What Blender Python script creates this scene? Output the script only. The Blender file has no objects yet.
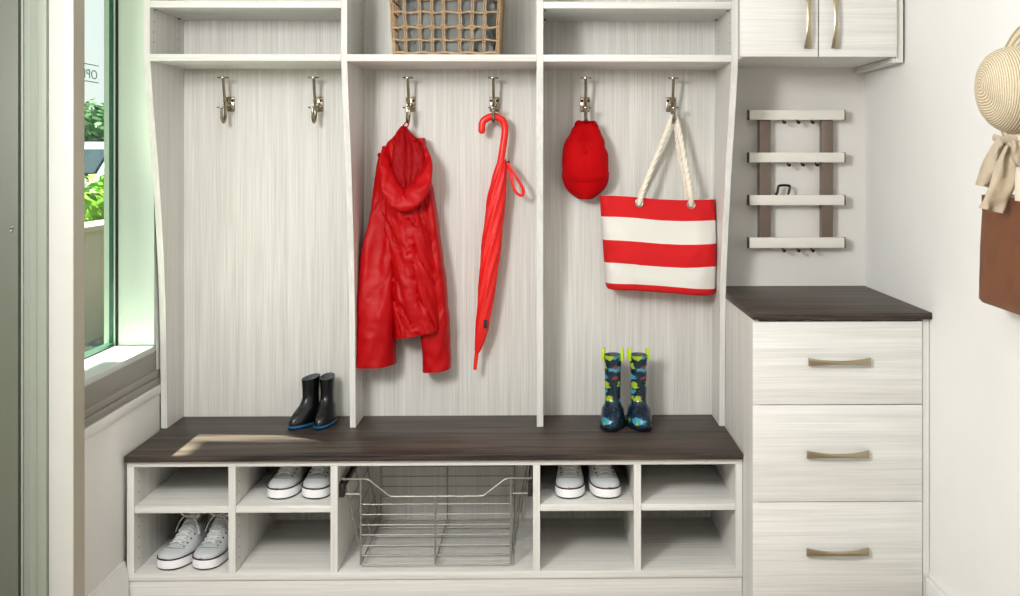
import bpy, bmesh, math, random
from mathutils import Vector, Matrix, noise as mnoise
random.seed(7)
scene = bpy.context.scene
C = scene.collection
PI = math.pi
V = Vector

# ------------------------------------------------------------------ camera
EYE = 1.35
FPX = 1028.0
YAW = 0.0165
PPX, PPY = 560.0, 157.0
cam_d = bpy.data.cameras.new('camera')
cam = bpy.data.objects.new('camera', cam_d)
C.objects.link(cam)
cam.location = (0, 0, EYE)
cam.rotation_euler = (PI / 2, 0, -YAW)
cam_d.sensor_width = 36.0
cam_d.lens = FPX / 1020 * 36
cam_d.shift_x = -(PPX - 510) / 1020
cam_d.shift_y = -(298 - PPY) / 1020
cam_d.clip_start = 0.05
scene.camera = cam


def P(px, py, Y):
    """photo pixel -> world point at distance Y from the camera plane"""
    u = (px - PPX) / FPX
    v = (PPY - py) / FPX
    dx = math.sin(YAW) + u * math.cos(YAW)
    dy = math.cos(YAW) - u * math.sin(YAW)
    t = Y / dy
    return V((dx * t, Y, EYE + v * t))


def PX(px, Y):
    return P(px, PPY, Y).x


def PZ(py, Y, px=543):
    return P(px, py, Y).z


def YL(px, X):
    """distance at which a column of the photo meets the plane x = X"""
    u = (px - PPX) / FPX
    dx = math.sin(YAW) + u * math.cos(YAW)
    dy = math.cos(YAW) - u * math.sin(YAW)
    return X * dy / dx


# ------------------------------------------------------------------ materials
def lin(c):
    return tuple((x / 255 / 12.92) if x / 255 <= 0.04045 else ((x / 255 + 0.055) / 1.055) ** 2.4 for x in c) + (1,)


def newmat(name):
    m = bpy.data.materials.new(name)
    m.use_nodes = True
    return m, m.node_tree.nodes, m.node_tree.links, m.node_tree.nodes['Principled BSDF']


def coords(n, l, scale, rot=(0, 0, 0), kind='Object'):
    tc = n.new('ShaderNodeTexCoord')
    mp = n.new('ShaderNodeMapping')
    mp.inputs['Scale'].default_value = scale
    mp.inputs['Rotation'].default_value = rot
    l.new(tc.outputs[kind], mp.inputs['Vector'])
    return mp.outputs['Vector']


def noise_tex(n, l, vec, scale=1.0, detail=2.0, rough=0.5):
    t = n.new('ShaderNodeTexNoise')
    t.inputs['Scale'].default_value = scale
    t.inputs['Detail'].default_value = detail
    t.inputs['Roughness'].default_value = rough
    l.new(vec, t.inputs['Vector'])
    return t.outputs['Fac']


def ramp(n, l, fac, stops):
    r = n.new('ShaderNodeValToRGB')
    e = r.color_ramp.elements
    while len(e) < len(stops):
        e.new(0.5)
    for k, (p, c) in enumerate(stops):
        e[k].position = p
        e[k].color = c
    l.new(fac, r.inputs['Fac'])
    return r.outputs['Color']


def mixc(n, l, fac, a, b, mode='MIX'):
    m = n.new('ShaderNodeMix')
    m.data_type = 'RGBA'
    m.blend_type = mode
    for s, v in ((m.inputs[0], fac), (m.inputs[6], a), (m.inputs[7], b)):
        if hasattr(v, 'is_linked'):
            l.new(v, s)
        else:
            s.default_value = v
    return m.outputs[2]


def bump(n, l, bs, h, strength=0.3, dist=0.001):
    b = n.new('ShaderNodeBump')
    b.inputs['Strength'].default_value = strength
    b.inputs['Distance'].default_value = dist
    l.new(h, b.inputs['Height'])
    l.new(b.outputs['Normal'], bs.inputs['Normal'])


def plain(name, c, rough=0.5, metal=0.0, var=0.06, scale=6.0, spec=0.5, bmp=0.0, bscale=300.0, sheen=0.0):
    m, n, l, bs = newmat(name)
    vec = coords(n, l, (1, 1, 1))
    f = noise_tex(n, l, vec, scale, 3)
    b = lin(c)
    lo = tuple(x * (1 - var) for x in b[:3]) + (1,)
    hi = tuple(min(1, x * (1 + var)) for x in b[:3]) + (1,)
    l.new(ramp(n, l, f, [(0.3, lo), (0.7, hi)]), bs.inputs['Base Color'])
    bs.inputs['Roughness'].default_value = rough
    bs.inputs['Metallic'].default_value = metal
    bs.inputs['Specular IOR Level'].default_value = spec
    if sheen:
        bs.inputs['Sheen Weight'].default_value = sheen
    if bmp:
        bump(n, l, bs, noise_tex(n, l, vec, bscale, 2), bmp, 0.001)
    return m


def laminate(name, c_lo, c_hi, axis, rough=0.5, fine=170.0, broad=38.0, spec=0.35):
    m, n, l, bs = newmat(name)
    s1 = [fine, fine, fine]
    s1[axis] = 3.2
    s2 = [broad, broad, broad]
    s2[axis] = 0.8
    f1 = noise_tex(n, l, coords(n, l, s1), 1.0, 3, 0.6)
    f2 = noise_tex(n, l, coords(n, l, s2), 1.0, 2, 0.5)
    mx = n.new('ShaderNodeMath')
    mx.operation = 'MULTIPLY_ADD'
    l.new(f1, mx.inputs[0])
    mx.inputs[1].default_value = 0.62
    m2 = n.new('ShaderNodeMath')
    m2.operation = 'MULTIPLY'
    l.new(f2, m2.inputs[0])
    m2.inputs[1].default_value = 0.38
    l.new(m2.outputs[0], mx.inputs[2])
    l.new(ramp(n, l, mx.outputs[0], [(0.36, lin(c_lo)), (0.64, lin(c_hi))]), bs.inputs['Base Color'])
    bs.inputs['Roughness'].default_value = rough
    bs.inputs['Specular IOR Level'].default_value = spec
    bump(n, l, bs, f1, 0.12, 0.0006)
    return m


M = {}
M['lam_v'] = laminate('white_laminate_upright', (206, 205, 199), (227, 226, 221), 2)
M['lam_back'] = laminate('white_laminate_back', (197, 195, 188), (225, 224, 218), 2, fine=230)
M['lam_h'] = laminate('white_laminate_level', (210, 209, 203), (230, 229, 224), 0)
M['lam_d'] = laminate('white_laminate_deep', (209, 208, 202), (230, 229, 224), 0)
M['lam_y'] = laminate('white_laminate_shelf', (204, 203, 197), (228, 227, 222), 0, fine=120)
M['lam_edge'] = plain('white_edge_band', (236, 234, 228), 0.45, var=0.02)
M['dark_wood'] = laminate('dark_wood_top', (22, 18, 16), (90, 78, 70), 0, rough=0.45, fine=95, broad=26, spec=0.25)
M['dark_edge'] = laminate('dark_wood_edge', (36, 29, 26), (54, 45, 41), 0, rough=0.45)
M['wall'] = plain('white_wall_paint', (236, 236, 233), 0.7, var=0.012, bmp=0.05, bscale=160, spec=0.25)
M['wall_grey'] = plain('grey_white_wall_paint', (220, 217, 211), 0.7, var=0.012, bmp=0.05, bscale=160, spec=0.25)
M['panel'] = plain('white_panel_paint', (226, 226, 222), 0.5, var=0.01)
M['frame_white'] = plain('pale_metal_frame', (206, 206, 198), 0.35, var=0.015, spec=0.5)
M['frame_shaded'] = plain('shaded_metal_post', (172, 167, 148), 0.45, var=0.02)  # side of the pale post, with its shade put into the colour
M['frame_grey'] = plain('grey_green_frame', (150, 157, 143), 0.4, var=0.02)
M['door_paint'] = plain('grey_green_door_paint', (104, 108, 94), 0.45, var=0.03)
M['jamb'] = plain('green_lit_jamb', (196, 212, 201), 0.4, var=0.01)  # white jamb, the green light off the glass mixed into its colour
M['apron'] = plain('grey_sill_metal', (142, 140, 132), 0.4, var=0.02)
M['sill'] = plain('white_sill', (200, 206, 200), 0.35, var=0.01)
M['win_green'] = plain('dark_green_frame', (38, 84, 66), 0.25, var=0.05)
M['black'] = plain('black_gasket', (12, 12, 12), 0.6, var=0.1)
M['hole'] = plain('dark_hole', (70, 64, 58), 0.8)
M['floor'] = laminate('floor_planks', (150, 138, 124), (186, 174, 160), 1)
M['ceiling'] = plain('ceiling_paint', (238, 238, 235), 0.8, var=0.01)
M['nickel'] = plain('brushed_nickel', (178, 170, 156), 0.3, 1.0, var=0.05)
M['bronze_hook'] = plain('antique_nickel', (148, 138, 120), 0.27, 1.0, var=0.06)
M['handle'] = plain('champagne_handle', (176, 163, 136), 0.3, 1.0, var=0.05)
M['wire'] = plain('silver_wire', (150, 147, 140), 0.42, 0.55, var=0.03)
M['runner'] = plain('dark_runner', (58, 56, 52), 0.4, 0.7)
M['rack_white'] = plain('rack_rail_white', (226, 223, 213), 0.45, var=0.02)
M['rack_brown'] = plain('rack_post_brown', (118, 103, 92), 0.38, 0.35, var=0.05)
M['rack_dark'] = plain('rack_cap_dark', (62, 52, 44), 0.4, 0.3)
M['hook_dark'] = plain('dark_bronze', (52, 42, 34), 0.3, 0.9)
M['rope'] = plain('cotton_rope', (238, 230, 214), 0.85, var=0.04, bmp=0.3, bscale=500)
M['canvas_white'] = plain('white_canvas', (222, 220, 212), 0.85, var=0.02, bmp=0.2, bscale=700)
M['canvas_red'] = plain('red_canvas', (204, 26, 30), 0.8, var=0.05, bmp=0.2, bscale=700, spec=0.25)
M['jacket'] = plain('red_nylon', (176, 2, 9), 0.5, var=0.07, scale=9, bmp=0.5, bscale=38, spec=0.22)
M['jacket_in'] = plain('red_nylon_lining', (150, 2, 8), 0.6, var=0.06, spec=0.15)
M['umb'] = plain('red_umbrella_cloth', (226, 30, 26), 0.5, var=0.05, bmp=0.1, bscale=80, spec=0.4)
M['umb_handle'] = plain('red_glossy_handle', (238, 34, 26), 0.22, var=0.02)
M['cap'] = plain('red_cap_twill', (184, 3, 10), 0.75, var=0.05, bmp=0.25, bscale=600, spec=0.1)
M['tag'] = plain('black_tag', (18, 18, 18), 0.6)
M['rubber_black'] = plain('black_rubber', (6, 8, 11), 0.26, var=0.05, spec=0.6)
M['lining_grey'] = plain('grey_lining', (96, 100, 104), 0.9, var=0.2, scale=90)
M['sole_blue'] = plain('blue_rubber_sole', (20, 84, 122), 0.4, var=0.05)
M['lime'] = plain('lime_rubber', (186, 220, 30), 0.45, var=0.05)
M['sole_navy'] = plain('navy_rubber_sole', (14, 22, 34), 0.4)
M['shoe_canvas'] = plain('white_shoe_canvas', (194, 198, 198), 0.85, var=0.03, bmp=0.3, bscale=900)
M['shoe_rubber'] = plain('white_shoe_rubber', (240, 240, 240), 0.4, var=0.015)
M['shoe_stripe'] = plain('plum_stripe', (64, 28, 38), 0.5)
M['shoe_out'] = plain('dark_outsole', (46, 44, 44), 0.7)
M['shoe_in'] = plain('grey_shoe_lining', (120, 122, 122), 0.9)
M['lace'] = plain('white_lace', (226, 229, 227), 0.8, var=0.02)
M['wicker'] = plain('tan_wicker', (172, 144, 110), 0.7, var=0.16, scale=60, bmp=0.4, bscale=400)
M['liner'] = plain('grey_basket_liner', (118, 121, 118), 0.8, var=0.2, scale=14, bmp=0.3, bscale=40)
M['linen'] = plain('linen_ribbon', (176, 162, 140), 0.9, var=0.08, scale=30, bmp=0.35, bscale=700)
M['leather'] = plain('brown_leather', (110, 68, 41), 0.5, var=0.14, scale=16, bmp=0.15, bscale=220)
M['bag_canvas'] = plain('cream_canvas', (224, 214, 192), 0.85, var=0.04, bmp=0.3, bscale=700)
M['leaf'] = plain('tree_leaves', (30, 84, 30), 0.6, var=0.45, scale=3)
M['leaf_lime'] = plain('lime_leaves', (104, 152, 26), 0.55, var=0.4, scale=5)
M['bark'] = plain('bark', (92, 74, 56), 0.9, var=0.2)
M['stone'] = plain('tan_stucco', (150, 143, 122), 0.9, var=0.06, bmp=0.4, bscale=60)
M['paving'] = plain('outdoor_paving', (112, 109, 102), 0.9, var=0.06)
M['car_paint'] = plain('silver_car_paint', (132, 140, 148), 0.25, 0.3, var=0.02)
M['car_glass'] = plain('car_glass', (40, 52, 58), 0.1, var=0.05)
M['tyre'] = plain('tyre_rubber', (22, 22, 24), 0.8)
M['letter'] = plain('grey_lettering', (126, 134, 136), 0.6)


def straw():
    m, n, l, bs = newmat('woven_straw')
    tc = n.new('ShaderNodeTexCoord')
    sep = n.new('ShaderNodeSeparateXYZ')
    l.new(tc.outputs['UV'], sep.inputs[0])
    w = n.new('ShaderNodeMath'); w.operation = 'MULTIPLY'; w.inputs[1].default_value = 2 * PI
    l.new(sep.outputs['Y'], w.inputs[0])
    s = n.new('ShaderNodeMath'); s.operation = 'SINE'
    l.new(w.outputs[0], s.inputs[0])
    mr = n.new('ShaderNodeMapRange')
    mr.inputs['From Min'].default_value = -1
    l.new(s.outputs[0], mr.inputs['Value'])
    f = noise_tex(n, l, coords(n, l, (1, 1, 1)), 260, 2)
    c = ramp(n, l, mr.outputs[0], [(0.05, lin((148, 124, 84))), (0.6, lin((224, 211, 182)))])
    c2 = mixc(n, l, 0.25, c, ramp(n, l, f, [(0.3, lin((190, 170, 130))), (0.7, lin((250, 242, 226)))]))
    l.new(c2, bs.inputs['Base Color'])
    bs.inputs['Roughness'].default_value = 0.75
    bump(n, l, bs, mr.outputs[0], 0.7, 0.002)
    return m


M['straw'] = straw()


def dino():
    m, n, l, bs = newmat('patterned_boot_rubber')
    vec = coords(n, l, (1, 1, 1))
    base = ramp(n, l, noise_tex(n, l, vec, 40, 3), [(0.35, lin((10, 24, 40))), (0.6, lin((14, 44, 62))), (0.75, lin((28, 84, 104)))])

    def blobs(off, sc, thr, col, prev):
        tc = n.new('ShaderNodeTexCoord')
        mp = n.new('ShaderNodeMapping')
        mp.inputs['Location'].default_value = off
        mp.inputs['Scale'].default_value = sc
        l.new(tc.outputs['Object'], mp.inputs['Vector'])
        nz = n.new('ShaderNodeTexNoise')
        nz.inputs['Scale'].default_value = 3.0
        l.new(mp.outputs['Vector'], nz.inputs['Vector'])
        mxv = n.new('ShaderNodeMix'); mxv.data_type = 'VECTOR'
        mxv.inputs[0].default_value = 0.42
        l.new(mp.outputs['Vector'], mxv.inputs[4]); l.new(nz.outputs['Color'], mxv.inputs[5])
        v = n.new('ShaderNodeTexVoronoi')
        v.inputs['Scale'].default_value = 1.0
        v.inputs['Randomness'].default_value = 0.55
        l.new(mxv.outputs[1], v.inputs['Vector'])
        mask = ramp(n, l, v.outputs['Distance'], [(thr - 0.02, (1, 1, 1, 1)), (thr + 0.02, (0, 0, 0, 1))])
        return mixc(n, l, mask, prev, lin(col))
    c = blobs((0.3, 0.1, 0.2), (20, 20, 44), 0.30, (64, 150, 176), base)
    c = blobs((0.7, 0.55, 0.68), (22, 22, 34), 0.23, (160, 190, 44), c)
    c = blobs((0.15, 0.8, 0.45), (34, 34, 50), 0.17, (130, 54, 52), c)
    l.new(c, bs.inputs['Base Color'])
    bs.inputs['Roughness'].default_value = 0.2
    return m


M['dino'] = dino()


def glass():
    m, n, l, bs = newmat('window_glass')
    n.remove(bs)
    out = n['Material Output']
    tr = n.new('ShaderNodeBsdfTransparent')
    tr.inputs['Color'].default_value = (0.93, 0.985, 0.95, 1)
    gl = n.new('ShaderNodeBsdfGlossy')
    gl.inputs['Roughness'].default_value = 0.02
    mx = n.new('ShaderNodeMixShader')
    mx.inputs[0].default_value = 0.04; l.new(tr.outputs[0], mx.inputs[1]); l.new(gl.outputs[0], mx.inputs[2])
    l.new(mx.outputs[0], out.inputs['Surface'])
    return m


M['glass'] = glass()


# ------------------------------------------------------------------ mesh builder
class MB:
    def __init__(s):
        s.v = []; s.f = []; s.m = []; s.uv = {}

    def box(s, x0, x1, y0, y1, z0, z1, m=0):
        x0, x1 = min(x0, x1), max(x0, x1); y0, y1 = min(y0, y1), max(y0, y1); z0, z1 = min(z0, z1), max(z0, z1)
        b = len(s.v)
        s.v += [V(p) for p in ((x0, y0, z0), (x1, y0, z0), (x1, y1, z0), (x0, y1, z0), (x0, y0, z1), (x1, y0, z1), (x1, y1, z1), (x0, y1, z1))]
        for q in ((0, 3, 2, 1), (4, 5, 6, 7), (0, 1, 5, 4), (1, 2, 6, 5), (2, 3, 7, 6), (3, 0, 4, 7)):
            s.f.append(tuple(b + i for i in q)); s.m.append(m)
        return s

    def loft(s, rings, cap=True, closed=True, m=0, loop=False, mats=None):
        b = len(s.v); n = len(rings[0]); k = len(rings)
        for r in rings:
            s.v += [V(p) for p in r]
        for i in range(k if loop else k - 1):
            i2 = (i + 1) % k
            for j in range(n if closed else n - 1):
                j2 = (j + 1) % n
                s.f.append((b + i * n + j, b + i * n + j2, b + i2 * n + j2, b + i2 * n + j))
                s.m.append(mats[i] if mats else m)
        if cap and closed and not loop:
            s.f.append(tuple(b + j for j in reversed(range(n)))); s.m.append(mats[0] if mats else m)
            s.f.append(tuple(b + (k - 1) * n + j for j in range(n))); s.m.append(mats[-1] if mats else m)
        return s

    def tube(s, pts, r, n=8, loop=False, m=0, sq=(1, 1), up=None, twist=0.0):
        pts = [V(p) for p in pts]; k = len(pts)
        rad = r if isinstance(r, (list, tuple)) else [r] * k
        rings = []; nrm = None
        for i in range(k):
            if loop:
                t = pts[(i + 1) % k] - pts[i - 1]
            else:
                t = pts[min(i + 1, k - 1)] - pts[max(i - 1, 0)]
            t.normalize()
            if nrm is None or up is not None:
                a = V(up) if up is not None else (V((0, 0, 1)) if abs(t.z) < 0.9 else V((1, 0, 0)))
                nrm = a - t * a.dot(t)
                if nrm.length < 1e-5:
                    nrm = t.orthogonal()
            else:
                nrm = nrm - t * nrm.dot(t)
            nrm.normalize()
            bi = t.cross(nrm)
            rings.append([pts[i] + (nrm * math.cos(a + twist * i) * sq[0] + bi * math.sin(a + twist * i) * sq[1]) * rad[i] for a in (2 * PI * j / n for j in range(n))])
        return s.loft(rings, cap=not loop, loop=loop, m=m)

    def disc(s, c, ax, r, h, n=16, m=0, dome=0.0):
        ax = V(ax).normalized(); o = ax.orthogonal().normalized(); bi = ax.cross(o); c = V(c)
        ring = lambda rr, hh: [c + ax * hh + (o * math.cos(2 * PI * j / n) + bi * math.sin(2 * PI * j / n)) * rr for j in range(n)]
        rs = [ring(r, 0), ring(r, h)]
        if dome:
            for q in (0.3, 0.6, 0.85):
                a = q * PI / 2
                rs.append(ring(r * math.cos(a), h + dome * math.sin(a)))
        return s.loft(rs, m=m)

    def sphere(s, c, r, nu=14, nv=8, m=0, sc=(1, 1, 1)):
        c = V(c); rings = []
        for i in range(1, nv):
            a = PI * i / nv
            rings.append([c + V((math.sin(a) * math.cos(2 * PI * j / nu) * sc[0], math.sin(a) * math.sin(2 * PI * j / nu) * sc[1], -math.cos(a) * sc[2])) * r for j in range(nu)])
        return s.loft(rings, m=m)

    def grid(s, fn, nu, nv, m=0, uvf=None):
        b = len(s.v)
        for i in range(nu + 1):
            for j in range(nv + 1):
                s.v.append(V(fn(i / nu, j / nv)))
                if uvf:
                    s.uv[len(s.v) - 1] = uvf(i / nu, j / nv)
        w = nv + 1
        for i in range(nu):
            for j in range(nv):
                s.f.append((b + i * w + j, b + (i + 1) * w + j, b + (i + 1) * w + j + 1, b + i * w + j + 1)); s.m.append(m)
        return s


ORG = {}


def obj(name, mb, mats, parent=None, bevel=0.0, smooth=35, solid=0.0, fix=True, seg=2):
    me = bpy.data.meshes.new(name)
    if parent is not None:
        o0 = ORG[parent.name]
    else:
        xs = [p.x for p in mb.v]; ys = [p.y for p in mb.v]; zs = [p.z for p in mb.v]
        o0 = V(((min(xs) + max(xs)) / 2, (min(ys) + max(ys)) / 2, min(zs)))
    me.from_pydata([tuple(p - o0) for p in mb.v], [], mb.f)
    mats = mats if isinstance(mats, (list, tuple)) else [mats]
    for mm in mats:
        me.materials.append(M[mm])
    me.polygons.foreach_set('material_index', mb.m)
    if mb.uv:
        ul = me.uv_layers.new(name='UVMap')
        for lp in me.loops:
            ul.data[lp.index].uv = mb.uv.get(lp.vertex_index, (0, 0))
    bm = bmesh.new(); bm.from_mesh(me)
    if fix:
        bmesh.ops.recalc_face_normals(bm, faces=bm.faces)
    if bevel:
        bmesh.ops.bevel(bm, geom=list(bm.edges), offset=bevel, segments=seg, affect='EDGES', profile=0.5, clamp_overlap=True)
    bm.to_mesh(me); bm.free()
    me.polygons.foreach_set('use_smooth', [True] * len(me.polygons))
    me.set_sharp_from_angle(angle=math.radians(smooth))
    ob = bpy.data.objects.new(name, me)
    C.objects.link(ob)
    if parent is not None:
        ob.parent = parent
    else:
        ob.location = o0
    ORG[ob.name] = o0
    if solid:
        md = ob.modifiers.new('thickness', 'SOLIDIFY'); md.thickness = solid; md.offset = 0
    return ob


def tag(o, label, cat, group=None):
    o['label'] = label; o['category'] = cat
    if group:
        o['group'] = group
    return o


def thing(name, label, cat, loc=(0, 0, 0), group=None):
    o = bpy.data.objects.new(name, None)
    o.empty_display_size = 0.05
    C.objects.link(o)
    o.location = loc
    ORG[o.name] = V(loc)
    return tag(o, label, cat, group)


def struct(name, mb, mats, parent=None, **k):
    o = obj(name, mb, mats, parent, **k)
    if parent is None:
        o['kind'] = 'structure'
    return o


def copy_tree(o, parent=None):
    c = o.copy(); C.objects.link(c)
    c.parent = parent
    ORG[c.name] = ORG[o.name].copy()
    for ch in list(o.children):
        copy_tree(ch, c)
    return c


def bez(pts, n=24):
    """smooth curve through points (Catmull-Rom)"""
    pts = [V(p) for p in pts]; out = []
    q = [pts[0] * 2 - pts[1]] + pts + [pts[-1] * 2 - pts[-2]]
    per = max(2, n // (len(pts) - 1))
    for i in range(1, len(q) - 2):
        p0, p1, p2, p3 = q[i - 1:i + 3]
        for k in range(per):
            t = k / per
            out.append(0.5 * ((2 * p1) + (p2 - p0) * t + (2 * p0 - 5 * p1 + 4 * p2 - p3) * t * t + (3 * p1 - p0 - 3 * p2 + p3) * t ** 3))
    out.append(pts[-1])
    return out


def interp(tab, x):
    """tab: sorted rows (x, a, b, ...) -> smooth interpolated (a, b, ...)"""
    if x <= tab[0][0]:
        return tab[0][1:]
    for i in range(len(tab) - 1):
        if x <= tab[i + 1][0]:
            a, b = tab[i], tab[i + 1]
            t = (x - a[0]) / (b[0] - a[0])
            p = tab[i - 1] if i > 0 else a
            q = tab[i + 2] if i + 2 < len(tab) else b
            h = b[0] - a[0]
            res = []
            for k in range(1, len(a)):
                ma = (b[k] - p[k]) / (b[0] - p[0]) * h if b[0] != p[0] else 0
                mb_ = (q[k] - a[k]) / (q[0] - a[0]) * h if q[0] != a[0] else 0
                t2, t3 = t * t, t ** 3
                res.append((2 * t3 - 3 * t2 + 1) * a[k] + (t3 - 2 * t2 + t) * ma + (-2 * t3 + 3 * t2) * b[k] + (t3 - t2) * mb_)
            return tuple(res)
    return tab[-1][1:]


def fbm(x, y, z=0.0):
    return mnoise.fractal(V((x, y, z)), 1.0, 2.0, 3)


# ------------------------------------------------------------------ room shell
YB = 3.56           # face of the back panels
XL, XR = -1.262, PX(932.6, 2.94)
CEIL = 2.45
m = MB(); m.box(-2.5, XR + 0.1, -2.2, 2.79, -0.1, 0); m.box(XL - 0.158, XR + 0.1, 2.79, YB + 0.12, -0.1, 0)
struct('floor', m, 'floor')
m = MB(); m.box(-2.5, XR + 0.1, -2.2, 2.79, CEIL, CEIL + 0.1); m.box(XL - 0.158, XR + 0.1, 2.79, YB + 0.12, CEIL, CEIL + 0.1)
struct('ceiling', m, 'ceiling')
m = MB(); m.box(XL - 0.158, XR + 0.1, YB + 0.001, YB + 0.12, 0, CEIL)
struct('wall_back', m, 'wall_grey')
m = MB(); m.box(XR, XR + 0.1, -2.2, YB + 0.001, 0, CEIL)
struct('wall_right', m, 'wall')
m = MB(); m.box(-2.5, XR + 0.1, -2.3, -2.2, 0, CEIL)
struct('wall_front', m, 'wall')
m = MB(); m.box(XR - 0.016, XR, -2.2, 2.952, 0, 0.135); m.box(XR - 0.010, XR, -2.2, 2.952, 0.135, 0.15)
struct('baseboard_right', m, 'wall', bevel=0.002)

# left wall around the window
ZS = 0.738                       # sill height
YJ = 3.357                       # far jamb
YN = 2.79                        # near end of the window bay
XG = XL - 0.128                  # glass plane
ZT = 2.34
m = MB()
m.box(XL - 0.158, XL, YN, YB + 0.001, 0, 0.606)              # below the sill
m.box(XL - 0.158, XL, YJ + 0.02, YB + 0.001, 0.606, CEIL)             # beyond the window
m.box(XL - 0.158, XL, YN, YJ + 0.02, ZT, CEIL)                        # above the window
struct('wall_left', m, 'wall')
# raised white panel below the sill
m = MB()
py0, py1 = YN, 3.395
m.box(XL, XL + 0.008, py0, py0 + 0.035, 0.13, 0.604)
m.box(XL, XL + 0.008, py0, py1, 0.574, 0.604)
m.box(XL, XL + 0.004, py0 + 0.035, py1, 0.13, 0.574)
struct('trim_1', m, 'panel', bevel=0.0015)
m = MB()
prof = [(0, 0), (0.018, 0), (0.018, 0.095), (0.012, 0.115), (0.007, 0.14), (0, 0.14)]
m.loft([[V((XL + 0.004 + a, y, b)) for a, b in prof] for y in (YN, 3.098)])
struct('baseboard_left', m, 'panel')
# window bay
m = MB()
m.box(XL - 0.17, XG, YN, YJ + 0.0, 0.606, ZS - 0.004)
m.box(XG, XL + 0.003, YN, YJ, ZS - 0.02, ZS)
wf = struct('window_1', m, 'sill', bevel=0.0015)
wf['label'] = 'narrow green-framed window in the left wall with a white sill'
m = MB()
m.box(XG, XL, YN, YJ + 0.02, 0.606, ZS - 0.02)
m.box(XL, XL + 0.003, YN, 3.40, 0.632, 0.655)
m.box(XL, XL + 0.004, YN, 3.40, 0.606, 0.630)
m.box(XL, XL + 0.002, YN, 3.36, 0.655, ZS - 0.002)
obj('apron', m, 'apron', wf, bevel=0.0015)
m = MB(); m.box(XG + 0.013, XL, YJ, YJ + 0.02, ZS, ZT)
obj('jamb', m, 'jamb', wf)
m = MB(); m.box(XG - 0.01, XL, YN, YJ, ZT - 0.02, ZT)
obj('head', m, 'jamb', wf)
m = MB(); m.box(XG + 0.004, XG + 0.013, YJ - 0.002, YJ + 0.02, ZS, ZT - 0.02)
obj('gasket', m, 'black', wf)
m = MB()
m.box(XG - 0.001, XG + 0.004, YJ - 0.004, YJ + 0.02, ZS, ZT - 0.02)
m.box(XG - 0.032, XG - 0.014, YJ - 0.003, YJ + 0.02, ZS, ZT - 0.02)  # pale strip standing in for the reflection along the glass edge
obj('frame_and_reflection', m, 'jamb', wf)
m = MB()
m.box(XG - 0.014, XG - 0.001, YJ - 0.008, YJ + 0.02, ZS, ZT - 0.02)
m.box(XG - 0.024, XG + 0.003, YN, YJ - 0.008, ZS, ZS + 0.010)
m.box(XG - 0.024, XG + 0.003, YN, YJ - 0.008, ZT - 0.05, ZT - 0.02)
obj('frame', m, 'win_green', wf, bevel=0.001)
m = MB(); m.box(XG - 0.016, XG - 0.010, YN, YJ - 0.004, ZS + 0.005, ZT - 0.03)
obj('pane', m, 'glass', wf)
# lettering on the pane (reads from outside)
XLET = XG - 0.0172
for body, zz, hh in (('OPEN', 1.594, 0.030), ('NOW', 1.547, 0.016)):
    cu = bpy.data.curves.new('lettering', 'FONT')
    cu.body = body; cu.size = hh * 1.35; cu.extrude = 0.0006
    cu.space_character = 1.08
    t = bpy.data.objects.new('lettering_source', cu); C.objects.link(t)
    dg = bpy.context.evaluated_depsgraph_get()
    me = bpy.data.meshes.new_from_object(t.evaluated_get(dg))
    bpy.data.objects.remove(t)
    mb = MB()
    yO = YL(97.5, XLET)
    for v in me.vertices:
        # seen from outside (looking +x) the text runs towards -y
        mb.v.append(V((XLET + v.co.z, yO - v.co.x * 1.45, zz + v.co.y)))
    for f in me.polygons:
        mb.f.append(tuple(f.vertices)); mb.m.append(0)
    if body == 'OPEN':
        for zl in (1.636, 1.583):
            mb.box(XLET - 0.001, XLET, yO - 0.19, yO + 0.01, zl, zl + 0.003)
        obj('lettering', mb, 'letter', wf)
# post between window and entry door, and the door wall that faces the camera
YM = 2.71
XM = PX(73.2, YM)
YMB = YL(84.0, XM)
m = MB(); m.box(XM - 0.006, XM, YM + 0.003, YMB, 0, CEIL)
m.box(XL - 0.19, XM - 0.006, YM + 0.012, YN, 0, CEIL)
struct('trim_2', m, 'frame_shaded')
m = MB(); m.box(PX(48.5, YM), XM - 0.0005, YM, YM + 0.012, 0, CEIL)
struct('trim_3', m, 'frame_white', bevel=0.0015)
m = MB()
Y4 = 2.70
m.box(PX(29.5, Y4), PX(46.0, Y4), Y4, Y4 + 0.03, 0, CEIL)
m.box(PX(46, Y4), PX(49.2, Y4), Y4 + 0.022, Y4 + 0.03, 0, CEIL)
m.box(PX(36, Y4), PX(37.2, Y4), Y4 - 0.003, Y4, 0, CEIL)
struct('trim_4', m, 'frame_grey', bevel=0.001)
m = MB()
m.box(PX(20.4, Y4), PX(28.7, Y4), Y4 + 0.008, Y4 + 0.03, 0, CEIL)
m.box(PX(20.4, Y4), PX(22.6, Y4), Y4 + 0.002, Y4 + 0.008, 0, CEIL)
struct('trim_5', m, 'frame_grey', bevel=0.001)
m = MB(); m.box(-1.475, PX(29.6, Y4), Y4 + 0.03, Y4 + 0.06, 0, CEIL)
struct('trim_6', m, 'black')
m = MB(); xd = PX(18.0, Y4 + 0.004)
m.box(xd - 0.92, xd, Y4 + 0.004, Y4 + 0.045, 0.008, 2.1)
dr = struct('door_1', m, 'door_paint', bevel=0.003)
m = MB()
q = P(12.5, 227, Y4 + 0.004); m.disc(q, (0, -1, 0), 0.0042, 0.003, 12, dome=0.002)
q2 = P(11.5, 231, Y4 + 0.004); m.disc(q2, (0, -1, 0), 0.003, 0.003, 12, dome=0.002)
obj('screw', m, 'nickel', dr)
m = MB()
m.box(-2.5, XL - 0.19, Y4 + 0.05, YN, 2.1, CEIL)
m.box(-2.5, xd - 0.93, Y4 + 0.03, YN, 0, CEIL)
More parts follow.
